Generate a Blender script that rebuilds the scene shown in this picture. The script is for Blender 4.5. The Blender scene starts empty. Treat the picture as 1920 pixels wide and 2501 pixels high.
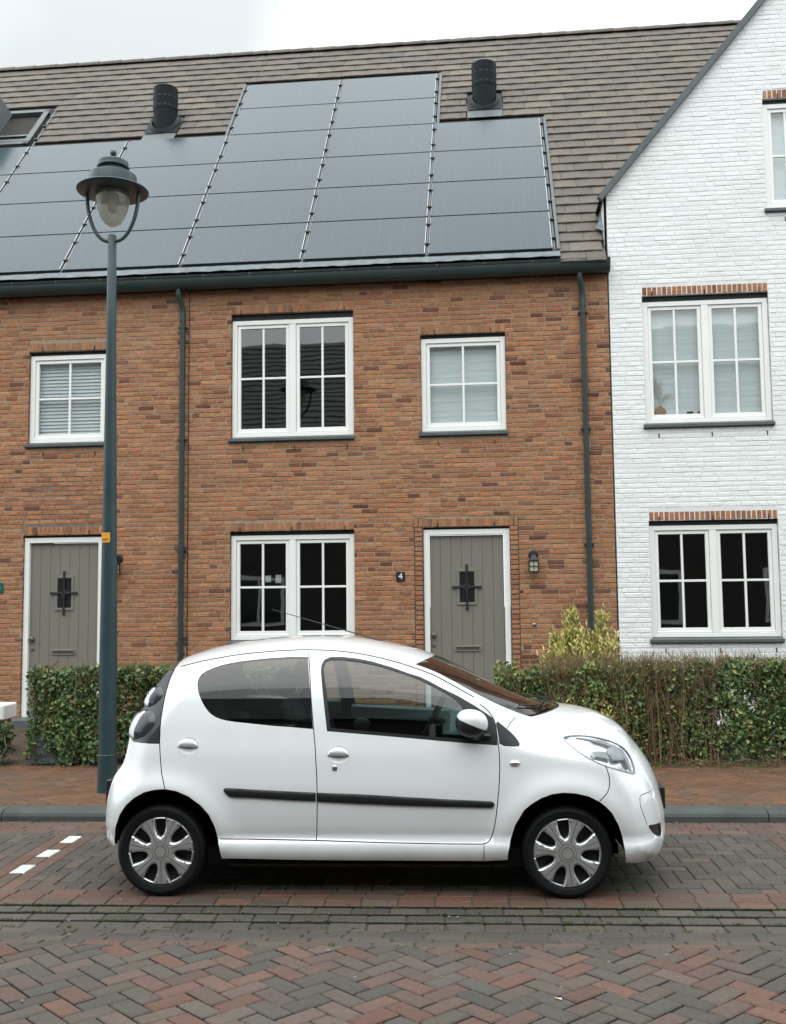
import bpy, bmesh, math, random
from mathutils import Vector, Matrix
from mathutils.geometry import delaunay_2d_cdt
random.seed(7)
R_=math.radians
scene=bpy.context.scene
COL=scene.collection

# ------------------------------------------------------------------ camera
PW,PH=1920.0,2501.0                     # photograph size, used to turn pixels into directions
FPX=2500.0; HORIZ=1473.0; ROLL=.0106; PSI=R_(3.3); CAMZ=1.70
PITCH=math.atan((HORIZ-PH/2)/FPX)
CAMR=(Matrix.Rotation(PSI,3,'Z')@Matrix.Rotation(math.pi/2+PITCH,3,'X')@Matrix.Rotation(-ROLL,3,'Z'))
CAMP=Vector((0,0,CAMZ))
cam=bpy.data.cameras.new('camera'); camo=bpy.data.objects.new('camera',cam); COL.objects.link(camo)
camo.matrix_world=Matrix.Translation(CAMP)@CAMR.to_4x4()
cam.sensor_fit='HORIZONTAL'; cam.sensor_width=36; cam.lens=36*FPX/PW
cam.clip_start=.05; cam.clip_end=3000
cam.dof.use_dof=True; cam.dof.focus_distance=6.4; cam.dof.aperture_fstop=9.0
scene.camera=camo

# ------------------------------------------------------------------ sky, sun, exposure
world=bpy.data.worlds.new('World'); scene.world=world; world.use_nodes=True
nt=world.node_tree; nt.nodes.clear()
def wn(t,**k):
    n=nt.nodes.new(t)
    for a,b in k.items(): setattr(n,a,b)
    return n
SUN_EL,SUN_AZ=R_(66),R_(205)
sky=wn('ShaderNodeTexSky',sky_type='NISHITA',sun_disc=False,sun_elevation=SUN_EL,sun_rotation=SUN_AZ,air_density=1.0,dust_density=4.0)
tc=wn('ShaderNodeTexCoord'); mp=wn('ShaderNodeMapping'); mp.inputs['Scale'].default_value=(1,1,1.5); mp.inputs['Location'].default_value=(4.58,3.4,3.12)
nz=wn('ShaderNodeTexNoise'); nz.inputs['Scale'].default_value=1.3; nz.inputs['Detail'].default_value=2.5; nz.inputs['Roughness'].default_value=.5
rp=wn('ShaderNodeValToRGB'); e=rp.color_ramp.elements
e[0].position=.315; e[0].color=(.365,.385,.385,1); e[1].position=.52; e[1].color=(.945,1.0,1.0,1)
sc=wn('ShaderNodeVectorMath',operation='SCALE'); sc.inputs['Scale'].default_value=11.5
mx=wn('ShaderNodeMix',data_type='RGBA'); mx.inputs['Factor'].default_value=.9
bg=wn('ShaderNodeBackground'); bg.inputs['Strength'].default_value=.1
out=wn('ShaderNodeOutputWorld'); L=nt.links.new
L(tc.outputs['Generated'],mp.inputs['Vector']); L(mp.outputs['Vector'],nz.inputs['Vector']); L(nz.outputs['Fac'],rp.inputs['Fac'])
L(rp.outputs['Color'],sc.inputs[0]); L(sky.outputs['Color'],mx.inputs['A']); L(sc.outputs['Vector'],mx.inputs['B'])
sxyz=wn('ShaderNodeSeparateXYZ'); L(tc.outputs['Generated'],sxyz.inputs['Vector'])
grd=wn('ShaderNodeMapRange'); grd.inputs['From Min'].default_value=0; grd.inputs['From Max'].default_value=1; grd.inputs['To Min'].default_value=.62; grd.inputs['To Max'].default_value=1.30
L(sxyz.outputs['Z'],grd.inputs['Value']); sg2=wn('ShaderNodeVectorMath',operation='SCALE'); L(mx.outputs['Result'],sg2.inputs[0]); L(grd.outputs['Result'],sg2.inputs['Scale'])
L(sg2.outputs['Vector'],bg.inputs['Color']); L(bg.outputs['Background'],out.inputs['Surface'])
sun=bpy.data.lights.new('sun','SUN'); sun.energy=.5; sun.angle=R_(60); sun.color=(.98,1,.97)
suno=bpy.data.objects.new('sun',sun); COL.objects.link(suno)
suno.rotation_euler=(math.pi/2-SUN_EL,0,math.pi-SUN_AZ)
suno.location=(0,0,30)
vs=scene.view_settings; vs.view_transform='Standard'; vs.look='None'; vs.gamma=1; vs.exposure=1.16; vs.use_curve_mapping=False

# ------------------------------------------------------------------ pixels to places
def ray(x,y): return CAMR@Vector(((x-PW/2)/FPX,-(y-PH/2)/FPX,-1))
def hit(x,y,p0,n):
    d=ray(x,y); n=Vector(n); return CAMP+d*((Vector(p0)-CAMP).dot(n)/d.dot(n))
def proj(p):
    q=CAMR.transposed()@(Vector(p)-CAMP)
    if q.z>-.01: return None
    return (PW/2+FPX*q.x/-q.z, PH/2-FPX*q.y/-q.z, -q.z)
WA=R_(2.4); WY=13.2                      # house front: turned 2.4 degrees to the kerb, 13.2 m away
WN=Vector((math.sin(WA),math.cos(WA),0)); WE=Vector((math.cos(WA),-math.sin(WA),0)); W0=Vector((0,WY,0))
def wall_px(x,y,off=0):
    p=hit(x,y,W0+WN*off,WN)-W0; return p.dot(WE),p.z
def gnd_px(x,y,z=0): return hit(x,y,(0,0,z),(0,0,1))

# ------------------------------------------------------------------ helpers
def empty(name,loc=(0,0,0),rz=0,parent=None):
    o=bpy.data.objects.new(name,None); COL.objects.link(o); o.location=loc; o.rotation_euler=(0,0,rz)
    o.empty_display_size=.1
    if parent: o.parent=parent
    return o
def tag(o,label=None,cat=None,group=None,kind=None):
    if label: o['label']=label
    if cat: o['category']=cat
    if group: o['group']=group
    if kind: o['kind']=kind
    return o
class MB:
    def __init__(s): s.v=[];s.f=[];s.t=[]
    def add(s,vs,fs,tone=None):
        b=len(s.v); s.v+= [tuple(v) for v in vs]; s.f+=[tuple(i+b for i in f) for f in fs]
        s.t+=[tone]*len(fs); return s
    def box(s,x0,x1,y0,y1,z0,z1,tone=None):
        return s.add([(x,y,z) for z in(z0,z1) for y in(y0,y1) for x in(x0,x1)],
          [(0,2,3,1),(4,5,7,6),(0,1,5,4),(2,6,7,3),(0,4,6,2),(1,3,7,5)],tone)
    def bbox(s,x0,x1,y0,y1,z0,z1,b=.006,tone=None):
        "box with chamfered edges"
        X,Y,Z=(x0,x1),(y0,y1),(z0,z1); vs=[];ix={}
        for i in(0,1):
            for j in(0,1):
                for k in(0,1):
                    sx,sy,sz=(1-2*i)*b,(1-2*j)*b,(1-2*k)*b
                    for a,p in enumerate(((X[i],Y[j]+sy,Z[k]+sz),(X[i]+sx,Y[j],Z[k]+sz),(X[i]+sx,Y[j]+sy,Z[k]))):
                        ix[i,j,k,a]=len(vs); vs.append(p)
        fs=[]; c=Vector(((x0+x1)/2,(y0+y1)/2,(z0+z1)/2))
        def face(q):
            P=[Vector(vs[i]) for i in q]; n=(P[1]-P[0]).cross(P[2]-P[0]); m=sum(P,Vector())/len(P)
            fs.append(tuple(q) if n.dot(m-c)>0 else tuple(reversed(q)))
        for i in(0,1):
            face([ix[i,0,0,0],ix[i,1,0,0],ix[i,1,1,0],ix[i,0,1,0]])
            face([ix[0,i,0,1],ix[1,i,0,1],ix[1,i,1,1],ix[0,i,1,1]])
            face([ix[0,0,i,2],ix[1,0,i,2],ix[1,1,i,2],ix[0,1,i,2]])
        for i in(0,1):
            for j in(0,1):
                face([ix[i,j,0,0],ix[i,j,1,0],ix[i,j,1,1],ix[i,j,0,1]])
                face([ix[i,0,j,0],ix[i,1,j,0],ix[i,1,j,2],ix[i,0,j,2]])
                face([ix[0,i,j,1],ix[1,i,j,1],ix[1,i,j,2],ix[0,i,j,2]])
                for k in(0,1): face([ix[i,j,k,0],ix[i,j,k,1],ix[i,j,k,2]])
        return s.add(vs,fs,tone)
    def lathe(s,prof,n=32,M=None,close=False):
        "prof: list of (r,z) from bottom to top, about local z"
        vs=[];fs=[]
        for r,z in prof:
            for k in range(n):
                a=2*math.pi*k/n; vs.append(Vector((r*math.cos(a),r*math.sin(a),z)))
        m=len(prof)
        for i in range(m-1 if not close else m):
            j=(i+1)%m
            for k in range(n):
                l=(k+1)%n; fs.append((i*n+k,i*n+l,j*n+l,j*n+k))
        if M is not None: vs=[M@v for v in vs]
        return s.add(vs,fs)
    def tube(s,pts,r,n=10,cap=True):
        pts=[Vector(p) for p in pts]; m=len(pts); R=r if isinstance(r,(list,tuple)) else [r]*m
        vs=[];fs=[]; up=None
        for i,p in enumerate(pts):
            d=(pts[min(i+1,m-1)]-pts[max(i-1,0)]).normalized()
            if up is None: up=Vector((0,0,1)) if abs(d.z)<.9 else Vector((1,0,0))
            a=d.cross(up).normalized(); b=a.cross(d).normalized(); up=b
            for k in range(n):
                t=2*math.pi*k/n; vs.append(p+a*(R[i]*math.cos(t))+b*(R[i]*math.sin(t)))
        for i in range(m-1):
            for k in range(n):
                l=(k+1)%n; fs.append((i*n+k,i*n+l,(i+1)*n+l,(i+1)*n+k))
        if cap: fs.append(tuple(range(n))); fs.append(tuple(range((m-1)*n+n-1,(m-1)*n-1,-1)))
        return s.add(vs,fs)
    def extrude(s,prof,x0,x1,closed=True):
        "prof in (y,z) swept along x"
        n=len(prof); vs=[(x0,y,z) for y,z in prof]+[(x1,y,z) for y,z in prof]
        fs=[(i,(i+1)%n,n+(i+1)%n,n+i) for i in range(n if closed else n-1)]
        if closed: fs+=[tuple(range(n-1,-1,-1)),tuple(range(n,2*n))]
        return s.add(vs,fs)
def link_mesh(name,v,f,mat,parent=None,smooth=False,tones=None,loc=None,angle=None):
    me=bpy.data.meshes.new(name); me.from_pydata([tuple(p) for p in v],[],f)
    if tones and any(t is not None for t in tones):
        at=me.attributes.new('tone','FLOAT_COLOR','FACE')
        buf=[]
        for t in tones: buf+= (list(t)+[1]) if t else [.5,.5,.5,1]
        at.data.foreach_set('color',buf)
    if mat: me.materials.append(mat)
    if smooth: me.polygons.foreach_set('use_smooth',[True]*len(me.polygons))
    me.update()
    if smooth and angle: me.set_sharp_from_angle(angle=angle)
    o=bpy.data.objects.new(name,me); COL.objects.link(o)
    if parent: o.parent=parent
    if loc is not None: o.location=loc
    return o
def obj(name,mb,mat,parent=None,smooth=False,angle=R_(35)):
    return link_mesh(name,mb.v,mb.f,mat,parent,smooth,mb.t,angle=angle if smooth else None)

def inset(poly,b):
    n=len(poly); out=[]
    for i in range(n):
        p0,p1,p2=poly[i-1],poly[i],poly[(i+1)%n]
        e1=(p1[0]-p0[0],p1[1]-p0[1]); e2=(p2[0]-p1[0],p2[1]-p1[1])
        l1=math.hypot(*e1) or 1e-9; l2=math.hypot(*e2) or 1e-9
        n1=(-e1[1]/l1,e1[0]/l1); n2=(-e2[1]/l2,e2[0]/l2)
        d=1+n1[0]*n2[0]+n1[1]*n2[1]
        k=b/max(d,.35)
        out.append((p1[0]+(n1[0]+n2[0])*k,p1[1]+(n1[1]+n2[1])*k))
    return out
def clip(poly,a,b,c):
    "keep a*x+b*y<=c"
    out=[]
    for i in range(len(poly)):
        p,q=poly[i],poly[(i+1)%len(poly)]; dp=a*p[0]+b*p[1]-c; dq=a*q[0]+b*q[1]-c
        if dp<=0: out.append(p)
        if (dp<0<dq) or (dq<0<dp):
            t=dp/(dp-dq); out.append((p[0]+(q[0]-p[0])*t,p[1]+(q[1]-p[1])*t))
    return out
def area(poly): return .5*sum(poly[i-1][0]*poly[i][1]-poly[i][0]*poly[i-1][1] for i in range(len(poly)))
def piece(poly,top,depth,bevel,M,tone,jit=0,tilt=0):
    "a block with the outline poly, its face at height top, chamfered, in the frame M(a,b,c)"
    if area(poly)<0: poly=poly[::-1]
    n=len(poly); ins=inset(poly,bevel)
    if area(ins)<.15*area(poly): ins=[(p[0]*.8+sum(q[0] for q in poly)/n*.2,p[1]*.8+sum(q[1] for q in poly)/n*.2) for p in poly]
    cx=sum(p[0] for p in poly)/n; cy=sum(p[1] for p in poly)/n
    ta,tb=random.uniform(-tilt,tilt),random.uniform(-tilt,tilt)
    h=lambda p:(p[0]-cx)*ta+(p[1]-cy)*tb
    v=[M(p[0],p[1],top-depth) for p in poly]
    v+=[M(p[0],p[1],top-bevel+h(p)) for p in poly]
    v+=[M(p[0]+random.uniform(-jit,jit),p[1]+random.uniform(-jit,jit),top+h(p)+random.uniform(-jit,jit)*.5) for p in ins]
    f=[tuple(range(2*n,3*n))]
    for k in(0,n): f+=[(k+i,k+(i+1)%n,k+n+(i+1)%n,k+n+i) for i in range(n)]
    return (v,f,tone)
def lay(parent,name,stuffname,pieces,mat,limit=300,to_world=None):
    "the pieces that show largest become objects of their own, the rest one joined part"
    sc=[]
    for i,(v,f,t) in enumerate(pieces):
        c=sum((Vector(p) for p in v),Vector())/len(v); w=to_world@c if to_world else c
        q=proj(w); s=0
        n=(len(v)//3); a=[to_world@Vector(p) if to_world else Vector(p) for p in v[2*n:3*n]]
        qq=[proj(p) for p in a]
        if q and -60<q[0]<PW+60 and -60<q[1]<PH+60 and all(qq): s=abs(area([(p[0],p[1]) for p in qq]))
        sc.append((s,i,c))
    sc.sort(key=lambda t:-t[0]); mb=MB()
    for k,(s,i,c) in enumerate(sc):
        v,f,t=pieces[i]
        if k<limit and s>60:
            link_mesh(name,[Vector(p)-c for p in v],f,mat,parent,tones=[t]*len(f),loc=c)
        else: mb.add(v,f,t)
    if mb.v:
        o=obj(stuffname,mb,mat,parent); o['kind']='stuff'

# ------------------------------------------------------------------ materials
def new_mat(name):
    m=bpy.data.materials.new(name); m.use_nodes=True
    return m,m.node_tree,m.node_tree.nodes['Principled BSDF']
def plain(name,col,rough=.5,metal=0,bump=0,bscale=60,vary=0,vscale=4,spec=.5,coat=0,trans=0,ior=1.45):
    m,t,p=new_mat(name); p.inputs['Base Color'].default_value=(*col,1); p.inputs['Roughness'].default_value=rough
    p.inputs['Metallic'].default_value=metal; p.inputs['Specular IOR Level'].default_value=spec; p.inputs['IOR'].default_value=ior
    p.inputs['Coat Weight'].default_value=coat; p.inputs['Transmission Weight'].default_value=trans
    N=t.nodes.new; K=t.links.new
    if vary or bump: tcn=N('ShaderNodeTexCoord')
    if vary:
        a=N('ShaderNodeTexNoise'); a.inputs['Scale'].default_value=vscale; a.inputs['Detail'].default_value=6
        K(tcn.outputs['Object'],a.inputs['Vector'])
        r=N('ShaderNodeMapRange'); r.inputs['From Min'].default_value=.3; r.inputs['From Max'].default_value=.7
        r.inputs['To Min'].default_value=1-vary; r.inputs['To Max'].default_value=1+vary
        K(a.outputs['Fac'],r.inputs['Value'])
        s=N('ShaderNodeVectorMath'); s.operation='SCALE'; s.inputs[0].default_value=col
        K(r.outputs['Result'],s.inputs['Scale']); K(s.outputs['Vector'],p.inputs['Base Color'])
    if bump:
        b=N('ShaderNodeTexNoise'); b.inputs['Scale'].default_value=bscale; b.inputs['Detail'].default_value=4
        K(tcn.outputs['Object'],b.inputs['Vector'])
        q=N('ShaderNodeBump'); q.inputs['Strength'].default_value=bump; q.inputs['Distance'].default_value=.01
        K(b.outputs['Fac'],q.inputs['Height']); K(q.outputs['Normal'],p.inputs['Normal'])
    return m
def toned(name,stops,rough=.8,grain=.25,gscale=35,bump=.5,bscale=45,dirt=None,dscale=1.2,stretch=(1,1,1),bdist=.006,spec=.3,interp='LINEAR',vary2=.18,crease=0):
    "colour of each piece from its own tone value, plus grain, weathering and fine relief"
    m,t,p=new_mat(name); N=t.nodes.new; K=t.links.new
    at=N('ShaderNodeAttribute'); at.attribute_name='tone'; sp=N('ShaderNodeSeparateColor'); K(at.outputs['Color'],sp.inputs['Color'])
    r=N('ShaderNodeValToRGB'); r.color_ramp.interpolation=interp
    el=r.color_ramp.elements
    while len(el)<len(stops): el.new(.5)
    for e_,(q,c) in zip(el,stops): e_.position=q; e_.color=(*c,1)
    K(sp.outputs['Red'],r.inputs['Fac'])
    tcn=N('ShaderNodeTexCoord'); geo=N('ShaderNodeNewGeometry')
    mpn=N('ShaderNodeMapping'); mpn.inputs['Scale'].default_value=stretch; K(geo.outputs['Position'],mpn.inputs['Vector'])
    g=N('ShaderNodeTexNoise'); g.inputs['Scale'].default_value=gscale; g.inputs['Detail'].default_value=5; g.inputs['Roughness'].default_value=.65
    K(mpn.outputs['Vector'],g.inputs['Vector'])
    mr=N('ShaderNodeMapRange'); mr.inputs['From Min'].default_value=.3; mr.inputs['From Max'].default_value=.7
    mr.inputs['To Min'].default_value=1-grain; mr.inputs['To Max'].default_value=1+grain; K(g.outputs['Fac'],mr.inputs['Value'])
    # second tone channel: brightness of the piece
    b2=N('ShaderNodeMapRange'); b2.inputs['To Min'].default_value=1-vary2; b2.inputs['To Max'].default_value=1+vary2; K(sp.outputs['Green'],b2.inputs['Value'])
    mu=N('ShaderNodeMath'); mu.operation='MULTIPLY'; K(mr.outputs['Result'],mu.inputs[0]); K(b2.outputs['Result'],mu.inputs[1])
    s=N('ShaderNodeVectorMath'); s.operation='SCALE'; K(r.outputs['Color'],s.inputs[0]); K(mu.outputs['Value'],s.inputs['Scale'])
    colout=s.outputs['Vector']
    if crease:
        cm=N('ShaderNodeMapping'); cm.inputs['Scale'].default_value=(.35,1,1.6); K(geo.outputs['Position'],cm.inputs['Vector'])
        cn=N('ShaderNodeTexNoise'); cn.inputs['Scale'].default_value=42; cn.inputs['Detail'].default_value=3; cn.inputs['Distortion'].default_value=.6; K(cm.outputs['Vector'],cn.inputs['Vector'])
        c1=N('ShaderNodeMath'); c1.operation='SUBTRACT'; c1.inputs[1].default_value=.5; K(cn.outputs['Fac'],c1.inputs[0]); c2=N('ShaderNodeMath'); c2.operation='ABSOLUTE'; K(c1.outputs[0],c2.inputs[0])
        c3=N('ShaderNodeMapRange'); c3.inputs['From Min'].default_value=.006; c3.inputs['From Max'].default_value=.045; c3.inputs['To Min'].default_value=1-crease; c3.inputs['To Max'].default_value=1; K(c2.outputs[0],c3.inputs['Value'])
        sc3=N('ShaderNodeVectorMath'); sc3.operation='SCALE'; K(colout,sc3.inputs[0]); K(c3.outputs['Result'],sc3.inputs['Scale']); colout=sc3.outputs['Vector']
    if dirt:
        d=N('ShaderNodeTexNoise'); d.inputs['Scale'].default_value=dscale; d.inputs['Detail'].default_value=7; d.inputs['Roughness'].default_value=.6
        K(geo.outputs['Position'],d.inputs['Vector'])
        dr=N('ShaderNodeMapRange'); dr.inputs['From Min'].default_value=.48; dr.inputs['From Max'].default_value=.75; dr.inputs['To Max'].default_value=dirt[3]
        K(d.outputs['Fac'],dr.inputs['Value'])
        mxn=N('ShaderNodeMix'); mxn.data_type='RGBA'; K(dr.outputs['Result'],mxn.inputs['Factor']); K(colout,mxn.inputs['A']); mxn.inputs['B'].default_value=(*dirt[:3],1)
        colout=mxn.outputs['Result']
    K(colout,p.inputs['Base Color'])
    p.inputs['Roughness'].default_value=rough; p.inputs['Specular IOR Level'].default_value=spec
    if bump:
        b=N('ShaderNodeTexNoise'); b.inputs['Scale'].default_value=bscale; b.inputs['Detail'].default_value=4
        K(mpn.outputs['Vector'],b.inputs['Vector'])
        q=N('ShaderNodeBump'); q.inputs['Strength'].default_value=bump; q.inputs['Distance'].default_value=bdist
        K(b.outputs['Fac'],q.inputs['Height']); K(q.outputs['Normal'],p.inputs['Normal'])
    return m
M={}
M['brick']=toned('brick',[(0,(.385,.163,.076)),(.2,(.415,.195,.096)),(.4,(.350,.134,.066)),(.55,(.405,.208,.108)),(.75,(.385,.168,.088)),(.92,(.325,.150,.082)),(.945,(.215,.090,.054)),(.975,(.135,.052,.034)),(1,(.19,.075,.046))],rough=.85,grain=.30,gscale=55,bump=.8,bscale=38,stretch=(.6,1,1.8),bdist=.010,dirt=(.30,.175,.10,.5),dscale=1.3,crease=.42)
M['mortar']=plain('mortar',(.305,.240,.172),.95,vary=.18,vscale=14,bump=.6,bscale=120)
M['mortar_dark']=plain('mortar_dark',(.06,.056,.052),.95,vary=.2,vscale=14)
M['white_brick']=toned('white_brick',[(0,(.79,.80,.80)),(1,(.82,.83,.83))],rough=.6,grain=.03,gscale=30,bump=.55,bscale=30,stretch=(.5,1,1.6),bdist=.010,dirt=(.63,.65,.62,.5),dscale=.9,vary2=.03)
M['white_mortar']=plain('white_mortar',(.74,.75,.75),.8,vary=.05,vscale=10,bump=.5,bscale=90)
M['tile']=toned('roof_tile',[(0,(0.115,0.098,0.085)),(.35,(0.133,0.113,0.096)),(.6,(0.106,0.094,0.084)),(.85,(0.143,0.120,0.098)),(1,(0.152,0.124,0.097))],vary2=.08,rough=.75,grain=.2,gscale=22,bump=.3,bscale=60,dirt=(.10,.10,.09,.35),dscale=2.5)
M['paver']=toned('street_paver',[(0,(.054,.048,.041)),(.30,(.066,.056,.046)),(.45,(.078,.060,.048)),(.60,(.086,.060,.047)),(.74,(.094,.057,.043)),(.88,(.103,.053,.039)),(1,(.110,.050,.036))],rough=.62,grain=.22,gscale=45,bump=.45,bscale=90,dirt=(.050,.047,.040,.65),dscale=1.4,spec=.4)
M['paver_walk']=toned('pavement_paver',[(0,(.112,.056,.030)),(.5,(.126,.064,.035)),(.8,(.100,.055,.034)),(1,(.084,.062,.044))],rough=.75,grain=.25,gscale=45,bump=.4,bscale=90,dirt=(.060,.048,.034,.6),dscale=1.5)
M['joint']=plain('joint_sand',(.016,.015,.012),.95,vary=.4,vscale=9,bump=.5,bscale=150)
M['kerb']=plain('kerb_concrete',(.050,.060,.056),.75,vary=.22,vscale=5,bump=.3,bscale=110)
M['moss_joint']=plain('mossy_joint',(.045,.048,.028),.95,vary=.5,vscale=20,bump=.5,bscale=150)
M['soil']=plain('garden_soil',(.06,.045,.03),.95,vary=.5,vscale=8,bump=1,bscale=40)
M['frame']=plain('window_paint',(.85,.85,.83),.35,vary=.02,vscale=3)
M['sill']=plain('sill_stone',(.085,.10,.105),.5,vary=.15,vscale=6)
M['rubber']=plain('black_strip',(.012,.012,.013),.6)
M['green_grey']=plain('green_grey_paint',(.030,.046,.045),.38,vary=.1,vscale=4)
M['lamp_green']=plain('lamp_paint',(.026,.050,.058),.36,vary=.14,vscale=5,bump=.08,bscale=90)
M['door']=plain('door_paint',(.195,.185,.158),.42,vary=.03,vscale=3)
M['iron']=plain('black_iron',(.014,.015,.017),.5,bump=.2,bscale=80)
M['steel']=plain('brushed_steel',(.42,.42,.42),.32,metal=1)
M['dark_steel']=plain('dull_bronze',(.16,.15,.13),.4,metal=.8)
M['lead']=plain('lead_sheet',(.12,.14,.15),.55,metal=.1,vary=.25,vscale=9,bump=.5,bscale=22)
M['alu']=plain('aluminium',(.42,.44,.46),.4,metal=.7)
M['blackplast']=plain('black_plastic',(.012,.013,.014),.45)
M['vent']=plain('vent_coating',(.005,.010,.013),.5,spec=.15)
M['roof_under']=plain('roof_membrane',(.03,.028,.026),.9)
M['room']=plain('room_wall',(.16,.155,.145),.9)
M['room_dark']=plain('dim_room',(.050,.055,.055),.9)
M['blind']=plain('blind_fabric',(.74,.79,.80),.7)
def glass_mat(name,tint=(.86,.93,.90),f0=.08,clear=.9,wave=.10,haze=0):
    "thin window glass: mirror-like by Schlick's law on both faces, else clear"
    m,t,p=new_mat(name); N=t.nodes.new; K=t.links.new; t.nodes.remove(p)
    geo=N('ShaderNodeNewGeometry'); dt=N('ShaderNodeVectorMath'); dt.operation='DOT_PRODUCT'; K(geo.outputs['Normal'],dt.inputs[0]); K(geo.outputs['Incoming'],dt.inputs[1])
    ab=N('ShaderNodeMath'); ab.operation='ABSOLUTE'; K(dt.outputs['Value'],ab.inputs[0])
    om=N('ShaderNodeMath'); om.operation='SUBTRACT'; om.inputs[0].default_value=1; K(ab.outputs[0],om.inputs[1])
    pw_=N('ShaderNodeMath'); pw_.operation='POWER'; pw_.inputs[1].default_value=5; K(om.outputs[0],pw_.inputs[0])
    fr=N('ShaderNodeMapRange'); fr.inputs['To Min'].default_value=f0; fr.inputs['To Max'].default_value=1; K(pw_.outputs[0],fr.inputs['Value'])
    gl=N('ShaderNodeBsdfGlossy'); gl.inputs['Roughness'].default_value=.012
    if wave:
        nz_=N('ShaderNodeTexNoise'); nz_.inputs['Scale'].default_value=1.6; tcn=N('ShaderNodeTexCoord'); K(tcn.outputs['Object'],nz_.inputs['Vector'])
        bp=N('ShaderNodeBump'); bp.inputs['Strength'].default_value=wave; bp.inputs['Distance'].default_value=.02; K(nz_.outputs['Fac'],bp.inputs['Height']); K(bp.outputs['Normal'],gl.inputs['Normal'])
    tr=N('ShaderNodeBsdfTransparent'); tr.inputs['Color'].default_value=(*[c*clear for c in tint],1); body=tr.outputs['BSDF']
    if haze:
        df=N('ShaderNodeBsdfTranslucent'); df.inputs['Color'].default_value=(.75,.74,.68,1); d2=N('ShaderNodeBsdfDiffuse'); d2.inputs['Color'].default_value=(.62,.61,.55,1)
        m1=N('ShaderNodeMixShader'); m1.inputs['Fac'].default_value=.5; K(df.outputs['BSDF'],m1.inputs[1]); K(d2.outputs['BSDF'],m1.inputs[2])
        m2=N('ShaderNodeMixShader'); m2.inputs['Fac'].default_value=haze; K(tr.outputs['BSDF'],m2.inputs[1]); K(m1.outputs['Shader'],m2.inputs[2]); body=m2.outputs['Shader']
    ms=N('ShaderNodeMixShader'); K(fr.outputs['Result'],ms.inputs['Fac']); K(body,ms.inputs[1]); K(gl.outputs['BSDF'],ms.inputs[2])
    K(ms.outputs['Shader'],t.nodes['Material Output'].inputs['Surface']); return m
M['glass']=glass_mat('window_glass',f0=.15,tint=(.92,.955,.95),wave=.045)
M['bulbglass']=glass_mat('lamp_glass',(.85,.84,.78),.05,.9,0,.38)
def panel_mat():
    m,t,p=new_mat('solar_cells'); N=t.nodes.new; K=t.links.new
    tcn=N('ShaderNodeTexCoord'); sx=N('ShaderNodeSeparateXYZ'); K(tcn.outputs['Object'],sx.inputs['Vector'])
    def stripes(sock,freq,w):
        a=N('ShaderNodeMath'); a.operation='MULTIPLY'; a.inputs[1].default_value=freq; K(sock,a.inputs[0])
        b=N('ShaderNodeMath'); b.operation='FRACT'; K(a.outputs[0],b.inputs[0])
        c=N('ShaderNodeMath'); c.operation='LESS_THAN'; c.inputs[1].default_value=w; K(b.outputs[0],c.inputs[0]); return c.outputs[0]
    h=stripes(sx.outputs['Y'],38,.28); v=stripes(sx.outputs['X'],6.2,.02)
    mxm=N('ShaderNodeMath'); mxm.operation='MAXIMUM'; K(h,mxm.inputs[0]); K(v,mxm.inputs[1])
    mix=N('ShaderNodeMix'); mix.data_type='RGBA'; mix.inputs['A'].default_value=(.014,.032,.044,1); mix.inputs['B'].default_value=(.050,.076,.090,1)
    K(mxm.outputs[0],mix.inputs['Factor']); K(mix.outputs['Result'],p.inputs['Base Color'])
    p.inputs['Roughness'].default_value=.18; p.inputs['IOR'].default_value=1.43; return m
M['panel']=panel_mat()

# ================================================================== ground, street, pavement
PZ=.085                                   # pavement height above the parking bay
KY=8.145                                  # kerb face
def tone(a=None): return (random.random() if a is None else a,random.random(),random.random())
g=MB(); g.add([(-400,-400,-.20),(400,-400,-.20),(400,400,-.20),(-400,400,-.20)],[(0,1,2,3)])
tag(obj('ground',g,M['joint']),'dark sandy ground under the street and gardens',None,kind='structure')
def road_z(y):
    "street profile: flat bay, sunken gutter, road rising towards its crown"
    if y>=5.92: return 0.0
    if y>=5.62: return -(5.92-y)/.30*.030
    if y>=5.20: return -.030+(5.62-y)/.42*.048
    return .018+min(5.20-y,4)*.012
def ground_frame(x,y,c): return (x,y,road_z(y)+c)
# bedding sheets below the bricks
def sheet(name,x0,x1,ys,zf,mat,label):
    mb=MB(); n=len(ys)
    mb.add([(x,y,zf(y)) for y in ys for x in(x0,x1)],[(2*i,2*i+1,2*i+3,2*i+2) for i in range(n-1)])
    return tag(obj(name,mb,mat),label,None,kind='structure')
road=sheet('road',-30,30,[-5.0,0,3,5.20],lambda y:road_z(y)-.020,M['joint'],'brown and red herringbone brick road in the foreground')
gutter=sheet('street_gutter',-30,30,[5.20,5.62,5.92,6.225],lambda y:road_z(y)-.030,M['joint'],'sunken gutter of brick rows between road and parking bay')
bay=sheet('parking_bay',-30,30,[6.225,8.20],lambda y:-.012,M['joint'],'grey brick parking bay under the white car')
walk=sheet('pavement',-30,30,[8.30,10.5],lambda y:PZ-.012,M['joint'],'red brick pavement between kerb and hedges')
garden=MB(); 
garden.add([(-30,10.5,PZ-.01),(30,10.5,PZ-.01),(30,14.5,.20),(-30,14.5,.20)],[(0,1,2,3)])
tag(obj('garden_ground',garden,M['soil']),'dark earth of the front gardens behind the hedges',None,kind='structure')
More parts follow.
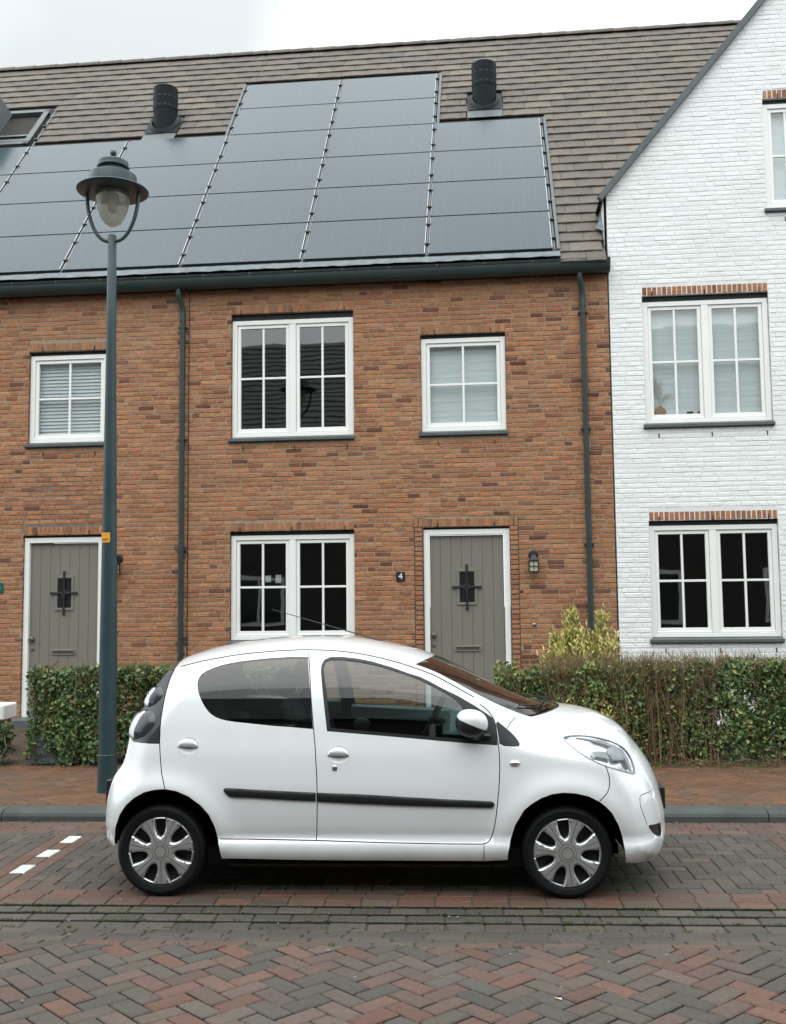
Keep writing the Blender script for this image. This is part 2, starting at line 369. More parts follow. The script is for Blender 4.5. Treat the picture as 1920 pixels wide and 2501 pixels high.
def herring(cell,x0,x1,y0,y1,ang,gap,cx=0,cy=0):
    "2:1 herringbone bricks covering a rectangle; yields outlines clipped to it"
    ca,sa=math.cos(ang),math.sin(ang); res=[]
    ext=max(x1-x0,y1-y0)*1.5; n=int(ext/cell)+4
    mx_,my_=(x0+x1)/2,(y0+y1)/2
    for a in range(-n,n):
        for b in range(-n//2,n//2):
            px,py=a+4*b,a
            for (w,h,ox,oy) in((2,1,0,0),(1,2,0,1)):
                X,Y=(px+ox)*cell,(py+oy)*cell
                if abs(X)>ext or abs(Y)>ext: continue
                gx,gy=(gap if isinstance(gap,tuple) else (gap,gap)); q=[(X+gx/2,Y+gy/2),(X+w*cell-gx/2,Y+gy/2),(X+w*cell-gx/2,Y+h*cell-gy/2),(X+gx/2,Y+h*cell-gy/2)]
                q=[(mx_+cx+u*ca-v*sa,my_+cy+u*sa+v*ca) for u,v in q]
                if max(p[0] for p in q)<x0 or min(p[0] for p in q)>x1 or max(p[1] for p in q)<y0 or min(p[1] for p in q)>y1: continue
                for k in((-1,0,-x0),(1,0,x1),(0,-1,-y0),(0,1,y1)):
                    if q: q=clip(q,*k)
                if len(q)>2 and abs(area(q))>.0006: res.append(q)
    return res
# road: diagonal herringbone, brown-grey with red bricks scattered
P=[]
for q in herring(.1035,-5.2,5.6,2.6,5.195,R_(45),.0105):
    r=random.random(); t=random.uniform(0,.45) if r<.38 else (random.uniform(.45,.74) if r<.75 else random.uniform(.74,.96))
    P.append(piece(q,random.uniform(-.002,.002),.05,.006,ground_frame,tone(t),jit=.0014,tilt=.026))
lay(road,'paving_brick','paving_bricks',P,M['paver'])
# gutter rows, from the bay towards the camera: three rows step down to the channel, four rise out of it
P=[]; edges=[6.225,6.128,6.028,5.92,5.815,5.71,5.605,5.503,5.402,5.301,5.20]
RZ=[(0,0),(0,0),(-.001,.001),(-.013,-.009),(-.024,-.019),(-.035,-.030),(-.024,-.034),(-.011,-.022),(.003,-.009),(.016,.004)]   # height at near and far edge of each row
for i in range(10):
    y1,y0=edges[i],edges[i+1]; far=.002; near=.003 if i<2 else (.016 if i<5 else .003)
    zn,zf=RZ[i]; fr_=lambda x,y,c,zn=zn,zf=zf,y0=y0,y1=y1:(x,y,zn+(zf-zn)*(y-y0)/(y1-y0)+c)
    x=-5.3+random.uniform(0,.2)
    while x<5.6:
        w=.2085; r=random.random()
        if i<3: t=random.uniform(.72,1) if r<.6 else random.uniform(.45,.7)
        elif i<9: t=random.uniform(0,.42)
        else: t=random.uniform(.6,.85) if r<.45 else random.uniform(.3,.55)
        gx=.0025 if i<3 else .004
        P.append(piece([(x+gx,y0+near),(x+w-gx,y0+near),(x+w-gx,y1-far),(x+gx,y1-far)],random.uniform(-.002,.002),.05,.004,fr_,tone(t),jit=.0012,tilt=.016))
        x+=w+random.uniform(.001,.003)
for i in range(10):
    y1,y0=edges[i],edges[i+1]; zn,zf=RZ[i]; near=.003 if i<2 else (.016 if i<5 else .003)
    mb=MB(); b_=.006; mb.add([(-30,y0+near,zn-b_),(30,y0+near,zn-b_),(30,y1-.002,zf-b_),(-30,y1-.002,zf-b_)],[(0,1,2,3)])
    obj('joint_fill',mb,M['moss_joint'],gutter)
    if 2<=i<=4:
        mb=MB(); mb.box(-30,30,y0+.0005,y0+near-.001,-.08,zn-.002); obj('step_shade_strip',mb,M['joint'],gutter)  # dark strip standing in for the undercut shade below each stepped row edge
lay(gutter,'paving_brick','paving_bricks',P,M['paver'])
# bay: straight herringbone, red dividing bands with white bricks, three rows along the kerb
P=[]; flat=lambda x,y,c:(x,y,c)
DIV=[(-2.985,-2.675)]; DIV.append((DIV[0][0]+5.2,DIV[0][1]+5.2)); 
def in_div(x): return any(a<x<b for a,b in DIV)
for (xa,xb) in((-5.3,DIV[0][0]),(DIV[0][1],DIV[1][0]),(DIV[1][1],5.6)):
    for q in herring(.1035,xa,xb,6.225,7.66,0,(.0042,.012),cx=.03):
        P.append(piece(q,random.uniform(-.0015,.0015),.05,.004,flat,tone(random.uniform(0,.36) if random.random()<.9 else random.uniform(.36,.6)),jit=.001,tilt=.015))
for a,b in DIV:
    for c in range(3):
        x0=a+c*.1033; y=6.225-(.05 if c%2 else 0); k=0
        while y<7.66:
            y1=min(y+.208,7.66); ya=max(y,6.225)
            if y1-ya>.03:
                white = c==1 and a<0 and any(abs((y+y1)/2-m)<.11 for m in(7.55,7.11,6.665)) 
                pc=piece([(x0+.003,ya+.003),(x0+.1003,ya+.003),(x0+.1003,y1-.003),(x0+.003,y1-.003)],0,.05,.004,flat,tone(random.uniform(.6,.92)),jit=.001,tilt=.012)
                if not white: P.append(pc)
                else:
                    o=link_mesh('white_paving_brick',pc[0],pc[1],plain('white_marking_paint',(.50,.52,.50),.7,vary=.3,vscale=25) if 'white_mark' not in M else M['white_mark'],bay)
                    M['white_mark']=o.data.materials[0]; o['label']='white painted brick marking the edge of the parking bay'
            y+=.2105
for i,(y0,y1) in enumerate(((7.66,7.755),(7.755,7.87),(7.87,7.985),(7.985,8.085),(8.085,8.15))):
    x=-5.3+random.uniform(0,.2)
    while x<5.6:
        t=random.uniform(0,.3) if i==0 else random.uniform(.55,.9)
        P.append(piece([(x+.003,y0+.003),(x+.2055,y0+.003),(x+.2055,y1-.003),(x+.003,y1-.003)],random.uniform(-.001,.001),.05,.004,flat,tone(t),jit=.001,tilt=.012)); x+=.2085
lay(bay,'paving_brick','paving_bricks',P,M['paver'])
# pavement
P=[]; wf=lambda x,y,c:(x,y,PZ+c)
for q in herring(.100,-7.2,7,8.42,10.45,R_(45),.005):
    P.append(piece(q,random.uniform(-.002,.002),.04,.004,wf,tone(),jit=.001,tilt=.015))
x=-7.2
while x<7:
    P.append(piece([(x+.003,8.335),(x+.203,8.335),(x+.203,8.415),(x+.003,8.415)],0,.04,.004,wf,tone(),jit=.001,tilt=.01)); x+=.206
lay(walk,'paving_brick','paving_bricks',P,M['paver_walk'])
# kerb stones
kerb=empty('kerb'); tag(kerb,'grey concrete kerb stones between parking bay and pavement',None,kind='structure')
kp=[(0,-.15),(0,PZ-.045),(.012,PZ-.022),(.035,PZ-.006),(.065,PZ),(.18,PZ+.004),(.18,-.15)]
for i in range(16):
    mb=MB(); mb.extrude([(KY+y,z) for y,z in kp][::-1],i*1.0+.004,i*1.0+.996)
    o=obj('kerb_stone',mb,M['kerb'],kerb); o.location=(-8.62+random.uniform(-.002,.002),0,random.uniform(-.002,.002))

# ================================================================== houses
HM=Matrix.Translation(W0)@Matrix.Rotation(-WA,4,'Z')
def house(name,label):
    o=empty(name,W0,-WA); tag(o,label,'house'); return o
GARD=.16
left=house('terraced_house','orange brick terraced house behind the lamp post, at the left edge')
mid=house('terraced_house','orange brick terraced house number 4 with solar roof, behind the car')
right=house('gabled_house','white painted brick house with steep gable at the right edge')
S0=-3.50; S1=2.07; SL=-10.5
CZ=.0631
wf_=lambda u,z,c:(u,-c,z)
# openings: (u0,u1,z0,z1,gap above the frame)
OP={'A':(-2.915,-1.273,3.917,5.502,.085),'B':(-.376,.728,3.928,5.165,.05),'C':(-2.922,-1.278,1.235,2.605,.055),'D':(-.374,.730,.20,2.642,.03),
    'L':(-5.735,-4.632,3.916,5.12,.05),'E':(-5.765,-4.665,.20,2.625,.03),
    'U':(2.500,4.075,3.955,5.545,.075),'V':(2.495,4.075,1.235,2.640,.065),'T':(4.115,5.22,6.72,8.115,.06),
    'F':(-8.6,-7.0,3.917,5.5,.08),'G':(-8.6,-7.0,1.235,2.6,.06)}
SOLD=.118
def hole(k):
    u0,u1,z0,z1,g_=OP[k]; s=.075 if k not in'DE' else 0
    return (u0-.004,u1+.004,z0-s,z1+g_)
def wall_cells(u0,u1,z0,z1,holes,limit=None,v=.0055,depth=.11):
    "solid wall face with openings cut out, jambs included"
    us=sorted({u0,u1,*[h[0] for h in holes],*[h[1] for h in holes]}); zs=sorted({z0,z1,*[h[2] for h in holes],*[h[3] for h in holes]})
    mb=MB()
    for a,b in zip(us,us[1:]):
        for c,d in zip(zs,zs[1:]):
            m=((a+b)/2,(c+d)/2)
            if any(h[0]<m[0]<h[1] and h[2]<m[1]<h[3] for h in holes): continue
            q=[(a,c),(b,c),(b,d),(a,d)]
            if limit:
                for l in limit: q=clip(q,*l) if len(q)>2 else []
            if len(q)>2: mb.add([(p[0],v,p[1]) for p in q],[tuple(range(len(q)))])
    for h in holes:
        a,b,c,d=h
        mb.add([(a,v,c),(a,v,d),(a,depth,d),(a,depth,c)],[(0,1,2,3)]); mb.add([(b,v,c),(b,v,d),(b,depth,d),(b,depth,c)],[(3,2,1,0)])
        mb.add([(a,v,d),(b,v,d),(b,depth,d),(a,depth,d)],[(0,1,2,3)]); mb.add([(a,v,c),(b,v,c),(b,depth,c),(a,depth,c)],[(3,2,1,0)])
    return mb
def courses(u0,u1,z0,z1,holes,limit=None,white=False,avoid=()):
    "random (wild) bond of stretchers and headers in courses, cut round the openings"
    P=[]; z=z0; row=0
    while z<z1-.01:
        zt=min(z+.0505,z1); u=u0-random.uniform(0,.2)
        while u<u1:
            r=random.random(); w=.208 if r<.70 else (.100 if r<.90 else .155)
            a,b=max(u,u0),min(u+w,u1)
            segs=[(a,b)]
            for h in list(holes)+list(avoid):
                if zt>h[2]+.012 and z<h[3]-.012:
                    ns=[]
                    for s in segs:
                        if s[1]<=h[0] or s[0]>=h[1]: ns.append(s)
                        else:
                            if s[0]<h[0]: ns.append((s[0],h[0]))
                            if s[1]>h[1]: ns.append((h[1],s[1]))
                    segs=ns
            for s in segs:
                if s[1]-s[0]<.022: continue
                q=[(s[0],z),(s[1],z),(s[1],zt),(s[0],zt)]
                if limit:
                    for l in limit: q=clip(q,*l) if len(q)>2 else []
                if len(q)<3 or abs(area(q))<.0005: continue
                j=.0028 if not white else .0020
                P.append(piece(q,random.uniform(-.003,.003) if not white else random.uniform(-.0015,.002),.10,.005,wf_,tone(),jit=j,tilt=.02 if not white else .012))
            u+=w+.0115
        z+=CZ; row+=1
    return P
def soldiers(k,extra=0):
    u0,u1,z0,z1,g_=OP[k]; zb=z1+g_; n=round((u1-u0+2*extra)/.0625); w=(u1-u0+2*extra)/n; P=[]
    for i in range(n):
        a=u0-extra+i*w; P.append(piece([(a+.005,zb+.004),(a+w-.006,zb+.004),(a+w-.006,zb+SOLD-.008),(a+.005,zb+SOLD-.008)],random.uniform(-.001,.004),.10,.004,wf_,tone(random.choice([random.uniform(.1,.86)]*4+[random.uniform(.88,.96)])),jit=.002,tilt=.02))
    return P
def sold_zone(k,extra=0): u0,u1,z0,z1,g_=OP[k]; return (u0-extra-.004,u1+extra+.004,z1+g_-.002,z1+g_+SOLD)
EAVE=6.02
# --- left house wall
def build_wall(h,u0,u1,ztop,keys,mat,mortar,white=False,limit=None,doorstrips=()):
    holes=[hole(k) for k in keys]
    wl=obj('wall',wall_cells(u0,u1,GARD-.3,ztop,holes,limit,v=.0035 if white else .0055),mortar,h)
    avoid=[sold_zone(k) for k in keys]
    strips=[]
    for k in doorstrips:
        a,b,c,d,g_=OP[k]; strips+=[(a-.122,a-.002,GARD,d+g_+SOLD),(b+.002,b+.122,GARD,d+g_+SOLD)]
    P=courses(u0,u1,GARD,ztop,holes,limit,white,avoid+strips)
    lay(wl,'brick','bricks',P,mat,to_world=HM)
    S=[]
    for k in keys: S+=soldiers(k,.122 if k in doorstrips else 0)
    lay(wl,'lintel_brick','lintel_bricks',S,M['brick'],to_world=HM)
    for s in strips:
        mb=MB(); mb.add([(s[0],.0035,s[2]),(s[1],.0035,s[2]),(s[1],.0035,s[3]),(s[0],.0035,s[3])],[(0,1,2,3)]); obj('mortar_band',mb,M['mortar_dark'],wl)
        z=GARD; T=[]
        while z<OP[k][3]+.0: 
            T.append(piece([(s[0]+.011,z),(s[1]-.011,z),(s[1]-.011,z+.0495),(s[0]+.011,z+.0495)],random.uniform(-.002,.002),.1,.004,wf_,tone(random.uniform(0,.86)),jit=.002,tilt=.02)); z+=CZ
        lay(wl,'brick','header_bricks',T,mat,to_world=HM)
    for k in keys:      # open joints left for ventilation
        a,b,c,d,g_=OP[k]
        for t in((.08,.5,.93) if b-a>1.3 else (.17,.83)):
            u=a+(b-a)*t
            mb=MB(); mb.box(u-.006,u+.006,-.006,.02,d+g_-.005,d+g_+.055); obj('vent_joint',mb,M['rubber'],wl)
            if k not in'DE': mb=MB(); mb.box(u-.006+.03,u+.006+.03,-.0055,.02,c-.19,c-.135); obj('vent_joint',mb,M['rubber'],wl)
    return wl
wl=build_wall(left,SL,S0-.006,EAVE,['L','E','F','G'],M['brick'],M['mortar'])
# darker repaired pointing above the left door
mb=MB(); n=18; pts=[(-5.80,2.70),(-4.62,2.70)]+[(-5.21+.60*math.cos(math.pi*i/n),2.98+.52*math.sin(math.pi*i/n)) for i in range(n+1)]
mb.add([(u,.0040,z) for u,z in pts],[tuple(range(len(pts)))]); obj('repaired_pointing',mb,plain('grey_pointing',(.17,.14,.11),.95,vary=.2,vscale=14),wl)
build_wall(mid,S0+.006,S1-.006,EAVE,['A','B','C','D'],M['brick'],M['mortar'],doorstrips=('D',))
VT=math.tan(R_(50)); APU=5.75; VZ=6.935
LIM=[(-VT,1,VZ-2.046*VT),(VT,1,VZ-2.046*VT+2*APU*VT)]
build_wall(right,S1+.012,2*APU-2.06,11.3,['U','V','T'],M['white_brick'],M['white_mortar'],white=True,limit=LIM)
# --- windows and doors
def bar(mb,u0,u1,z0,z1,v0,v1,b=.004): mb.bbox(u0,u1,v0,v1,z0,z1,b)
def ring(mb,u0,u1,z0,z1,wl_,wr,wb,wt,v0,v1):
    bar(mb,u0,u0+wl_,z0,z1,v0,v1); bar(mb,u1-wr,u1,z0,z1,v0,v1)
    bar(mb,u0+wl_,u1-wr,z0,z0+wb,v0,v1); bar(mb,u0+wl_,u1-wr,z1-wt,z1,v0,v1)
def window(h,k,split=2,room='room_dark'):
    u0,u1,z0,z1,g_=OP[k]; F=.066
    mb=MB(); ring(mb,u0,u1,z0,z1,F,F,.052,.060,.045,.115)
    cells=[(u0+F,u1-F)]
    if split==2:
        c=(u0+u1)/2; bar(mb,c-.045,c+.045,z0+.052,z1-.060,.046,.115); cells=[(u0+F,c-.045),(c+.045,u1-F)]
    w=obj('window',mb,M['frame'],h)
    for a,b in cells:
        zb,zt=z0+.052,z1-.060; s=MB(); ring(s,a+.003,b-.003,zb+.003,zt-.003,.045,.045,.062,.045,.062,.105)
        s.bbox(a+.004,b-.004,.050,.066,zb+.002,zb+.022,.003); obj('sash',s,M['frame'],w)
        pa,pb,pc,pd=a+.048,b-.048,zb+.065,zt-.048; mu,mz=(pa+pb)/2,(pc+pd)/2
        gb=MB(); bar(gb,mu-.014,mu+.014,pc,pd,.066,.100,.003); obj('glazing_bar',gb,M['frame'],w)
        for x0,x1 in((pa,mu-.014),(mu+.014,pb)):
            gb=MB(); bar(gb,x0,x1,mz-.014,mz+.014,.067,.099,.003); obj('glazing_bar',gb,M['frame'],w)
            for y0,y1 in((pc,mz-.014),(mz+.014,pd)):
                p=MB(); p.add([(x0,.083,y0),(x1,.083,y0),(x1,.083,y1),(x0,.083,y1)],[(0,1,2,3)]); obj('pane',p,M['glass'],w)
    s=MB(); s.extrude([(.10,z0-.004),(.03,z0-.006),(-.045,z0-.028),(-.045,z0-.062),(-.02,z0-.066),(-.02,z0-.072),(.10,z0-.072)][::-1],u0-.035,u1+.012)
    obj('sill',s,M['sill'],w)
    b=MB(); b.box(u0-.003,u1+.003,.055,.112,z1+.002,z1+g_-.003); obj('black_strip',b,M['rubber'],w)
    # room behind
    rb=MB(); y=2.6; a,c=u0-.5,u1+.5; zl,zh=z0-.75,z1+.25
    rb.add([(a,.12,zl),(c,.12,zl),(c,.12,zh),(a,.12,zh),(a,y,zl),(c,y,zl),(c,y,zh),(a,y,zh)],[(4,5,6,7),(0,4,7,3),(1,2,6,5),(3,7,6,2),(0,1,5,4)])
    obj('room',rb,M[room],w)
    return w
for h,k,s in((mid,'A',2),(mid,'B',1),(mid,'C',2),(left,'L',1),(left,'F',2),(left,'G',2),(right,'U',2),(right,'V',2),(right,'T',2)): window(h,k,s)
M['daylit']=plain('daylit_pane',(.5,.52,.5),.5); _p=M['daylit'].node_tree.nodes['Principled BSDF']; _p.inputs['Emission Color'].default_value=(.75,.85,.82,1); _p.inputs['Emission Strength'].default_value=.16
for (px0,px1,py0,py1) in((648,662,1406,1422),(673,687,1404,1424)):
    (ua,zb_),(ub,za_)=wall_px(px0,py1,2.55),wall_px(px1,py0,2.55)
    mb=MB(); mb.add([(ua,2.55,zb_),(ub,2.55,zb_),(ub,2.55,za_),(ua,2.55,za_)],[(0,1,2,3)]); o=obj('back_window',mb,M['daylit'],mid); o['label']='small daylit window at the back of the ground floor room'
def door(h,k,ztop_leaf=None):
    u0,u1,z0,z1,g_=OP[k]; F=.070
    mb=MB(); bar(mb,u0,u0+F,z0,z1,.035,.125); bar(mb,u1-F,u1,z0,z1,.035,.125); bar(mb,u0+F,u1-F,z1-F,z1,.035,.125)
    fr=obj('door_frame',mb,M['frame'],h)
    b=MB(); b.box(u0-.003,u1+.003,.05,.12,z1+.002,z1+g_-.003); obj('black_strip',b,M['rubber'],fr)
    a,c=u0+F+.006,u1-F-.006; zt=z1-F-.006; zb=z0+.05
    lf=MB(); lf.box(a,c,.094,.13,zb,zt); d=obj('door',lf,M['door'],h)
    n=7; w=(c-a-.006)/n; cu=(a+c)/2; dz=z1-2.642; wz0,wz1=1.665+dz,2.129+dz
    lz0,lz1=z0+1.02,z0+1.10
    for i in range(n):
        x0=a+.003+i*w
        spans=[(zb,zt)]
        if x0<cu+.14 and x0+w>cu-.14: spans=[(zb,zt)]
        for s in spans:
            p=MB(); p.bbox(x0+.0008,x0+w-.0008,.084,.096,s[0]+.002,s[1]-.002,.0045); obj('plank',p,M['door'],d)
    f=MB(); hw=.13; ring(f,cu-hw,cu+hw,wz0,wz1,.034,.034,.034,.034,.070,.090); obj('window_trim',f,M['door'],d)
    gl=MB(); gl.add([(cu-hw+.03,.080,wz0+.03),(cu+hw-.03,.080,wz0+.03),(cu+hw-.03,.080,wz1-.03),(cu-hw+.03,.080,wz1-.03)],[(0,1,2,3)]); obj('pane',gl,M['glass'],d)
    bk=MB(); bk.add([(cu-hw+.03,.083,wz0+.03),(cu+hw-.03,.083,wz0+.03),(cu+hw-.03,.083,wz1-.03),(cu-hw+.03,.083,wz1-.03)],[(0,1,2,3)]); obj('window_backing',bk,M['rubber'],d)
    gr=MB(); cz=(wz0+wz1)/2; t=.013
    gr.bbox(cu-t,cu+t,.052,.066,wz0-.045,wz1+.045,.004); gr.bbox(cu-.172,cu+.172,.051,.065,cz-t,cz+t,.004)
    for x,z in((cu,wz1+.045),(cu,wz0-.045),(cu-.172,cz),(cu+.172,cz)):
        gr.lathe([(.0,-.009),(.02,-.009),(.02,.004),(.0,.008)],10,Matrix.Translation((x,.060,z))@Matrix.Rotation(math.pi/2,4,'X'))
    for sx in(-1,1):
        for sz in(-1,1):       # curved diamond in the middle
            gr.tube([(cu+sx*.085*(1-q)**1.8*1.0,.058,cz+sz*.085*q**1.8) for q in[i/8 for i in range(9)]],.008,6)
    obj('grille',gr,M['iron'],d)
    kn=MB(); T=Matrix.Translation((a+.042,.084,1.283+dz))@Matrix.Rotation(math.pi/2,4,'X')
    kn.lathe([(0,.062),(.02,.062),(.03,.055),(.033,.045),(.026,.034),(.012,.026),(.012,.008),(.034,.006),(.034,0)][::-1],20,T); obj('knob',kn,M['dark_steel'],d,True)
    kn=MB(); T=Matrix.Translation((a+.044,.084,1.157+dz))@Matrix.Rotation(math.pi/2,4,'X')@Matrix.Scale(1.25,4,(0,1,0))
    kn.lathe([(0,.018),(.010,.018),(.012,.010),(.024,.008),(.026,0)][::-1],20,T); obj('lock',kn,M['steel'],d,True)
    lb=MB(); zz=1.11+dz
    ring(lb,cu-.165,cu+.165,zz-.035,zz+.035,.018,.018,.012,.018,.068,.086); obj('letterbox',lb,M['door'],d)
    fl=MB(); fl.bbox(cu-.145,cu+.145,.074,.083,zz-.021,zz+.015,.003); obj('letter_flap',fl,M['dark_steel'],d)
    st=MB(); st.bbox(u0-.05,u1+.05,-.30,.13,z0-.14,z0+.045,.01); obj('doorstep',st,M['sill'],h)
door(mid,'D'); door(left,'E')
# --- roof of the terrace
TH=R_(50); CT,ST=math.cos(TH),math.sin(TH)
def rf(u,s,c): return (u,-.10+s*CT-c*ST,6.17+s*ST+c*CT)      # along the wall, up the slope, off the slope
RIDGE=7.47; GAUGE=.244
def roof_px(x,y):
    n=HM.to_3x3()@Vector((0,-ST,CT)); p0=HM@Vector((0,-.10,6.17)); p=HM.inverted()@hit(x,y,p0,n)
    return p.x,(p.y+.10)*CT+(p.z-6.17)*ST
COLS=[(-.245,1.360,4),(-1.912,-.307,6),(-3.579,-1.974,6),(-5.246,-3.641,4),(-6.913,-5.308,4),(-8.58,-6.975,4)]
PROW=.979; PS0=.088
VENTS=[roof_px(707/1.75,540/1.75),roof_px(960+391/1.75,440/1.75)]
SKY=(-8.45,-7.03,PS0+4*PROW+.10,PS0+4*PROW+1.42)
def covered(u0,u1,s0,s1):
    for a,b,n in COLS:
        if u1>a-.07 and u0<b+.07 and s0<PS0+n*PROW-.02 and s1>-.10: return True
    for vu,vsx in VENTS:
        if u1>vu-.27 and u0<vu+.27 and s0<vsx+.22 and s1>vsx-.62: return True
    if u1>SKY[0] and u0<SKY[1]+.03 and s0<SKY[3] and s1>SKY[2]: return True
    return False
def clip_cover(u0,u1,s0,s1):
    "part of a tile left beside panels and vents"
    if not covered(u0,u1,s0,s1): return [(u0,u1)]
    n=14; w=(u1-u0)/n; runs=[]; cur=None
    for i in range(n):
        a=u0+i*w
        if not covered(a,a+w,s0,s1):
            cur=(cur[0],a+w) if cur else (a,a+w)
        elif cur: runs.append(cur); cur=None
    if cur: runs.append(cur)
    return [r for r in runs if r[1]-r[0]>.04]
def tile_piece(u0,u1,s0,s1):
    "one flat tile: thick lower edge lying on the course below, slight crown"
    mid_=(u0+u1)/2; h=.036+random.uniform(-.003,.003); j=random.uniform(-.004,.004); t=(u1-u0)*.02
    s0+=j
    V=[rf(u0+.002,s0,h-.026),rf(u1-.002,s0,h-.026),rf(u0+.002,s0,h-.003),rf(mid_-.006,s0,h+.002),rf(mid_+.006,s0,h+.002),rf(u1-.002,s0,h-.003),
       rf(u0+.002,s0+.008,h),rf(mid_-.006,s0+.008,h+.005),rf(mid_+.006,s0+.008,h+.005),rf(u1-.002,s0+.008,h),
       rf(u0+.002,s1+.07,.006),rf(mid_-.006,s1+.07,.010),rf(mid_+.006,s1+.07,.010),rf(u1-.002,s1+.07,.006)]
    Fc=[(0,1,5,4,3,2),(2,3,7,6),(3,4,8,7),(4,5,9,8),(6,7,11,10),(7,8,12,11),(8,9,13,12),(0,2,6,10),(1,13,9,5)]
    return (V,Fc,tone())
def lay_tiles(roof,P):
    sc=[]
    for i,(v,f,t) in enumerate(P):
        q=[proj(HM@Vector(v[k])) for k in(2,5,13,10)]
        s=abs(area([(p[0],p[1]) for p in q])) if all(q) and 0<q[0][0]<PW and q[0][1]>-40 else 0
        sc.append((s,i))
    sc.sort(key=lambda a:-a[0]); mb=MB()
    for k,(s,i) in enumerate(sc):
        v,f,t=P[i]
        if k<300 and s>60:
            c=sum((Vector(p) for p in v),Vector())/len(v); link_mesh('roof_tile',[Vector(p)-c for p in v],f,M['tile'],roof,tones=[t]*len(f),loc=c)
        else: mb.add(v,f,t)
    if mb.v: obj('roof_tiles',mb,M['tile'],roof)['kind']='stuff'
def roof_of(h,ua,ub,ridge_gap=0):
    mb=MB(); back=RIDGE*CT*2-.10
    um=min(ub,2.04)
    mb.add([rf(ua,-.15,-.01),rf(um,-.15,-.01),rf(um,RIDGE,-.01),rf(ua,RIDGE,-.01),(ua,back-.1,6.17),(ub,back-.1,6.17),rf(ub,RIDGE,-.01)],[(0,1,2,3),(3,2,6,5,4)])
    if ub>um: mb.add([rf(um,.36,-.01),rf(ub,.36,-.01),rf(ub,RIDGE,-.01),rf(um,RIDGE,-.01)],[(0,1,2,3)])
    roof=obj('roof',mb,M['roof_under'],h)
    P=[]; s=-.20; row=0; W_=.418
    while s<RIDGE-.12:
        u=-12+(W_/2 if row%2 else 0)+random.uniform(-.012,.012)
        while u<ub:
            a,b=max(u,ua),min(u+W_,ub if s>.32 else min(ub,2.04))
            if b-a>.05:
                for r in clip_cover(a,b,s,s+GAUGE): P.append(tile_piece(r[0],r[1],s,s+GAUGE))
            u+=W_
        s+=GAUGE; row+=1
    lay_tiles(roof,P)
    mb=MB(); u=ua; k=0
    while u<ub:      # ridge tiles
        r=MB(); u2=min(u+.42,ub); n=8
        for e_,(x,rr) in enumerate(((u,.105),(u2+.03,.118))):
            for i in range(n+1):
                a=math.pi*(-.05+1.1*i/n); p=rf(0,RIDGE,0); r.v.append((x,p[1]-math.cos(a)*rr,p[2]-.03+math.sin(a)*rr*.75))
        r.f=[(i,i+1,n+2+i,n+1+i) for i in range(n)]+[tuple(range(n,-1,-1)),tuple(range(n+1,2*n+2))]; r.t=[tone()]*len(r.f)
        obj('ridge_tile',r,M['tile'],roof,True); u=u2
    return roof
roofL=roof_of(left,SL,S0); roofM=roof_of(mid,S0,5.4)
for h,ua,ub in((left,SL,S0-.002),(mid,S0+.002,1.72)):     # lead skirt below the panels
    b=min(ub,1.46); mb=MB(); n=60; vs_=[]; 
    for i in range(n+1):
        u=ua+(b-ua)*i/n; vs_+=[rf(u,-.085+random.uniform(-.012,.012),.045),rf(u,-.02,.052+random.uniform(-.004,.004)),rf(u,.11,.020)]
    mb.add(vs_,[(3*i+k,3*i+3+k,3*i+4+k,3*i+1+k) for i in range(n) for k in(0,1)]); obj('lead_flashing',mb,M['lead'],h,True)
# --- gutter and downpipes
for h,ua,ub in((left,SL,S0-.001),(mid,S0+.001,2.085)):
    n=14; prof=[(-.13+.098*math.cos(math.pi+math.pi*i/n),6.045+.135*math.sin(math.pi+math.pi*i/n)) for i in range(n+1)]
    prof=[(-.236,6.048),(-.240,6.060),(-.228,6.066)]+prof; inner=[(y+.010 if y<-.13 else y-.006,z+.010) for y,z in prof[3:]][::-1]
    mb=MB(); mb.extrude((prof+inner)[::-1],ua,ub); gt=obj('gutter',mb,M['green_grey'],h,True,R_(50))
    u=ua+.25
    while u<ub-.1:
        r=MB(); pr=[(y*1.0-(.004 if y<-.1 else -.004),z-.004) for y,z in prof[2:]]; pr2=[(y+.003,z+.003) for y,z in pr][::-1]
        r.extrude((pr+pr2)[::-1],u,u+.022); r.bbox(u,u+.022,-.24,-.222,6.05,6.076,.003); obj('gutter_bracket',r,M['green_grey'],gt); u+=.62
    mb=MB(); mb.box(ua,ub,-.035,.01,5.93,6.06); mb.box(ua,ub,-.22,.0,6.075,6.085); obj('fascia',mb,M['rubber'],h)
def downpipe(h,u):
    mb=MB(); R=.036; pts=[(u,-.13,5.93),(u,-.13,5.86),(u,-.125,5.83)]
    pts+=[(u+.04*0,-.075,5.74),(u,-.052,5.66),(u,-.048,5.60),(u,-.048,.2)]
    dx=.035
    pts=[(x-(dx if i<3 else dx*.4 if i==3 else 0),y,z) for i,(x,y,z) in enumerate(pts)]
    mb.tube(pts,R,14); p=obj('downpipe',mb,M['green_grey'],h,True)
    for z in(5.55,):
        c=MB(); c.tube([(u,-.048,z-.05),(u,-.048,z+.05)],R+.005,14); obj('pipe_socket',c,M['green_grey'],p,True)
    for z in(5.42,3.90,2.42):
        c=MB(); c.tube([(u,-.048,z-.014),(u,-.048,z+.014)],R+.006,14); c.box(u-.062,u+.062,-.02,-.004,z-.012,z+.012); c.box(u-.058,u-.046,-.052,-.02,z-.01,z+.01); c.box(u+.046,u+.058,-.052,-.02,z-.01,z+.01)
        obj('pipe_clip',c,M['green_grey'],p,True)
downpipe(left,-3.575); downpipe(mid,1.735)
jt=MB(); jt.box(S0-.007,S0+.007,.002,.02,GARD,5.9); obj('expansion_joint',jt,M['rubber'],mid)
